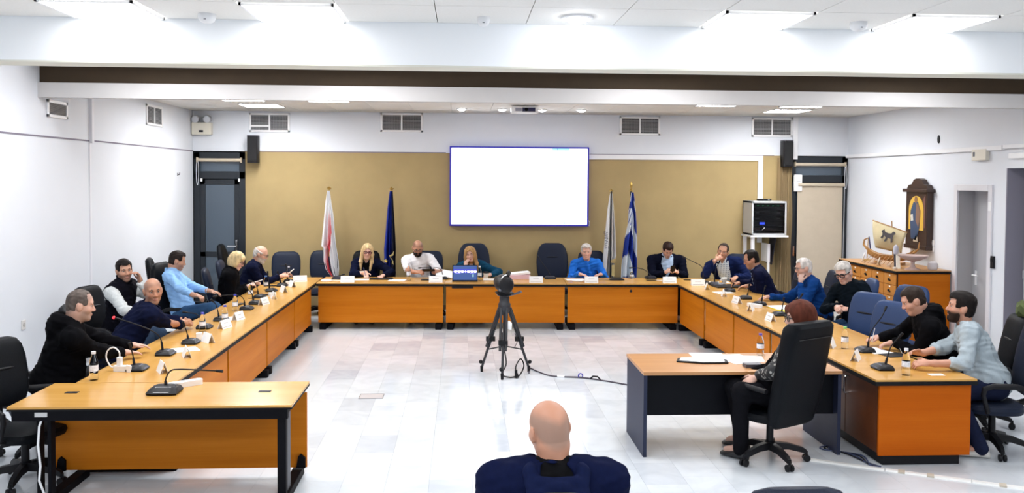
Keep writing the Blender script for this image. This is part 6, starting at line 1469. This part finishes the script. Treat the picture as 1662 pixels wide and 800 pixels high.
# the man in the foreground, seen from behind
def big_hood(q):
    NB, r, u, f = q['NB'], q['r'], q['u'], q['f']; m = cloth('navy_fleece', (.006, .010, .040), .8)
    lo, hi = NB-np.array([.3, .3, .42]), NB+np.array([.3, .3, .2]); G_ = SDF([np.arange(lo[i], hi[i], .008) for i in range(3)])
    # rolled edge of the hood: from both collar bones over the shoulders down to a point on the back
    for sg in (-1, 1):
        pts = [NB+r*.07*sg+f*.07-u*.02, NB+r*.105*sg+f*.0+u*.03, NB+r*.122*sg-f*.08+u*.015, NB+r*.108*sg-f*.165-u*.075, NB+r*.07*sg-f*.195-u*.17, NB+r*.0-f*.20-u*.235]
        for a_, c_, w_ in zip(pts[:-1], pts[1:], (.022, .028, .032, .030, .026)): G_.put(cap(a_, c_, w_, w_), .02)
    G_.put(ell(NB-f*.172-u*.10, (.105, .03, .10), q['TA']), .03)
    G_.put(cap(NB-r*.08-f*.135-u*.012, NB+r*.08-f*.135-u*.012, .024, .024), .03)
    X_, Y_, Z_ = G_.ax[0][:, None, None], G_.ax[1][None, :, None], G_.ax[2][None, None, :]
    G_.D = (G_.D+.003*np.sin(40*X_+5*np.sin(20*Z_))*np.sin(35*Z_)).astype(np.float32)
    V_, Q_ = G_.mesh(); np_mesh('hood', V_, Q_, m, q['root'])
person('bald man in a navy hooded sweatshirt seen from behind in the foreground', (.405, 4.02, 1.158), 111, (.42, 3.98), 91, hp=5, hr=-3, tone=(.57, .28, .18), build=1.22, sw=.50, hs=1.13, step=.0045,
       hands={'L': H((.25, 4.42, .62), (.4, .9, -.1), .5), 'R': H((.58, 4.42, .62), (-.4, .9, -.1), .5)}, hair=('none', 'x', (.08, .06, .05)), buzz=((.27, .19, .15), .65, .02, .03, 1.),
       shirt=col_('t_shirt', cloth('black_tee', (.006, .006, .007)), o=.014, noarms=True, hole=.060, collar=dict(r=.060, h=.006, open=0, z=-.012)), top=col_('hoodie', cloth('navy_sweat', (.005, .008, .034), .85), o=.034, hole=.095, scoop=True, fold=.005), extra=big_hood)
# things in their hands
def held_phone(label, p, n, up, m, w_=.075, h_=.15):
    n, up = N3(n), np.array(up, float); up = N3(up-n*(up @ n)); x_ = np.cross(up, n)
    t = MB().prism(rrect(w_, h_, .01), .009, Matrix.Translation((0, 0, -.0045))).build('mobile_phone', m, None, True)
    t.matrix_world = Matrix(((x_[0], up[0], n[0], p[0]), (x_[1], up[1], n[1], p[1]), (x_[2], up[2], n[2], p[2]), (0, 0, 0, 1))); tag(t, label, 'phone'); return t
held_phone('black phone held up in both hands by the dark suited man', (3.41, 14.0, .865), (0, -.6, -.3), (0, -.3, .8), BLACK)
held_phone('white phone held by the blonde bob woman', (-2.86, 12.34, .87), (-.3, 0, .9), (.5, 0, .2), WHITE)
held_phone('dark phone held between the hands of the grey sweater man', (3.84, 7.30, .82), (.3, 0, .8), (-.6, 0, .3), BLACK)
held_phone('black device held by the man in the white T-shirt', (-.54, 13.96, .86), (0, .5, .8), (1, 0, .1), BLACK, .08, .2)
sh = held_phone('small white paper held by the bald reading man', (-2.64, 13.56, .87), (-.6, 0, .7), (.3, 0, .7), PAPER, .16, .12); sh.name = 'note_paper'; sh['category'] = 'paper'
sh = held_phone('large white sheet bent up beside the white T-shirt man', (-.28, 14.02, .80), (.2, -.4, .9), (.0, 1, .5), PAPER, .30, .22); sh.name = 'paper_sheet'; sh['category'] = 'paper'
tag(MB().cyl((-1.53, 13.935, .77), (-1.57, 13.99, .90), .005, .004, 8).build('pen', mat('pen_dark', (.05, .05, .12), .4), None, True), 'pen in the hand of the blonde writing woman', 'pen')
tag(MB().cyl((3.95, 8.19, .775), (4.0, 8.24, .90), .005, .004, 8).build('pen', mat('pen_silver', (.5, .5, .52), .3), None, True), 'pen in the hand of the black hoodie man', 'pen')
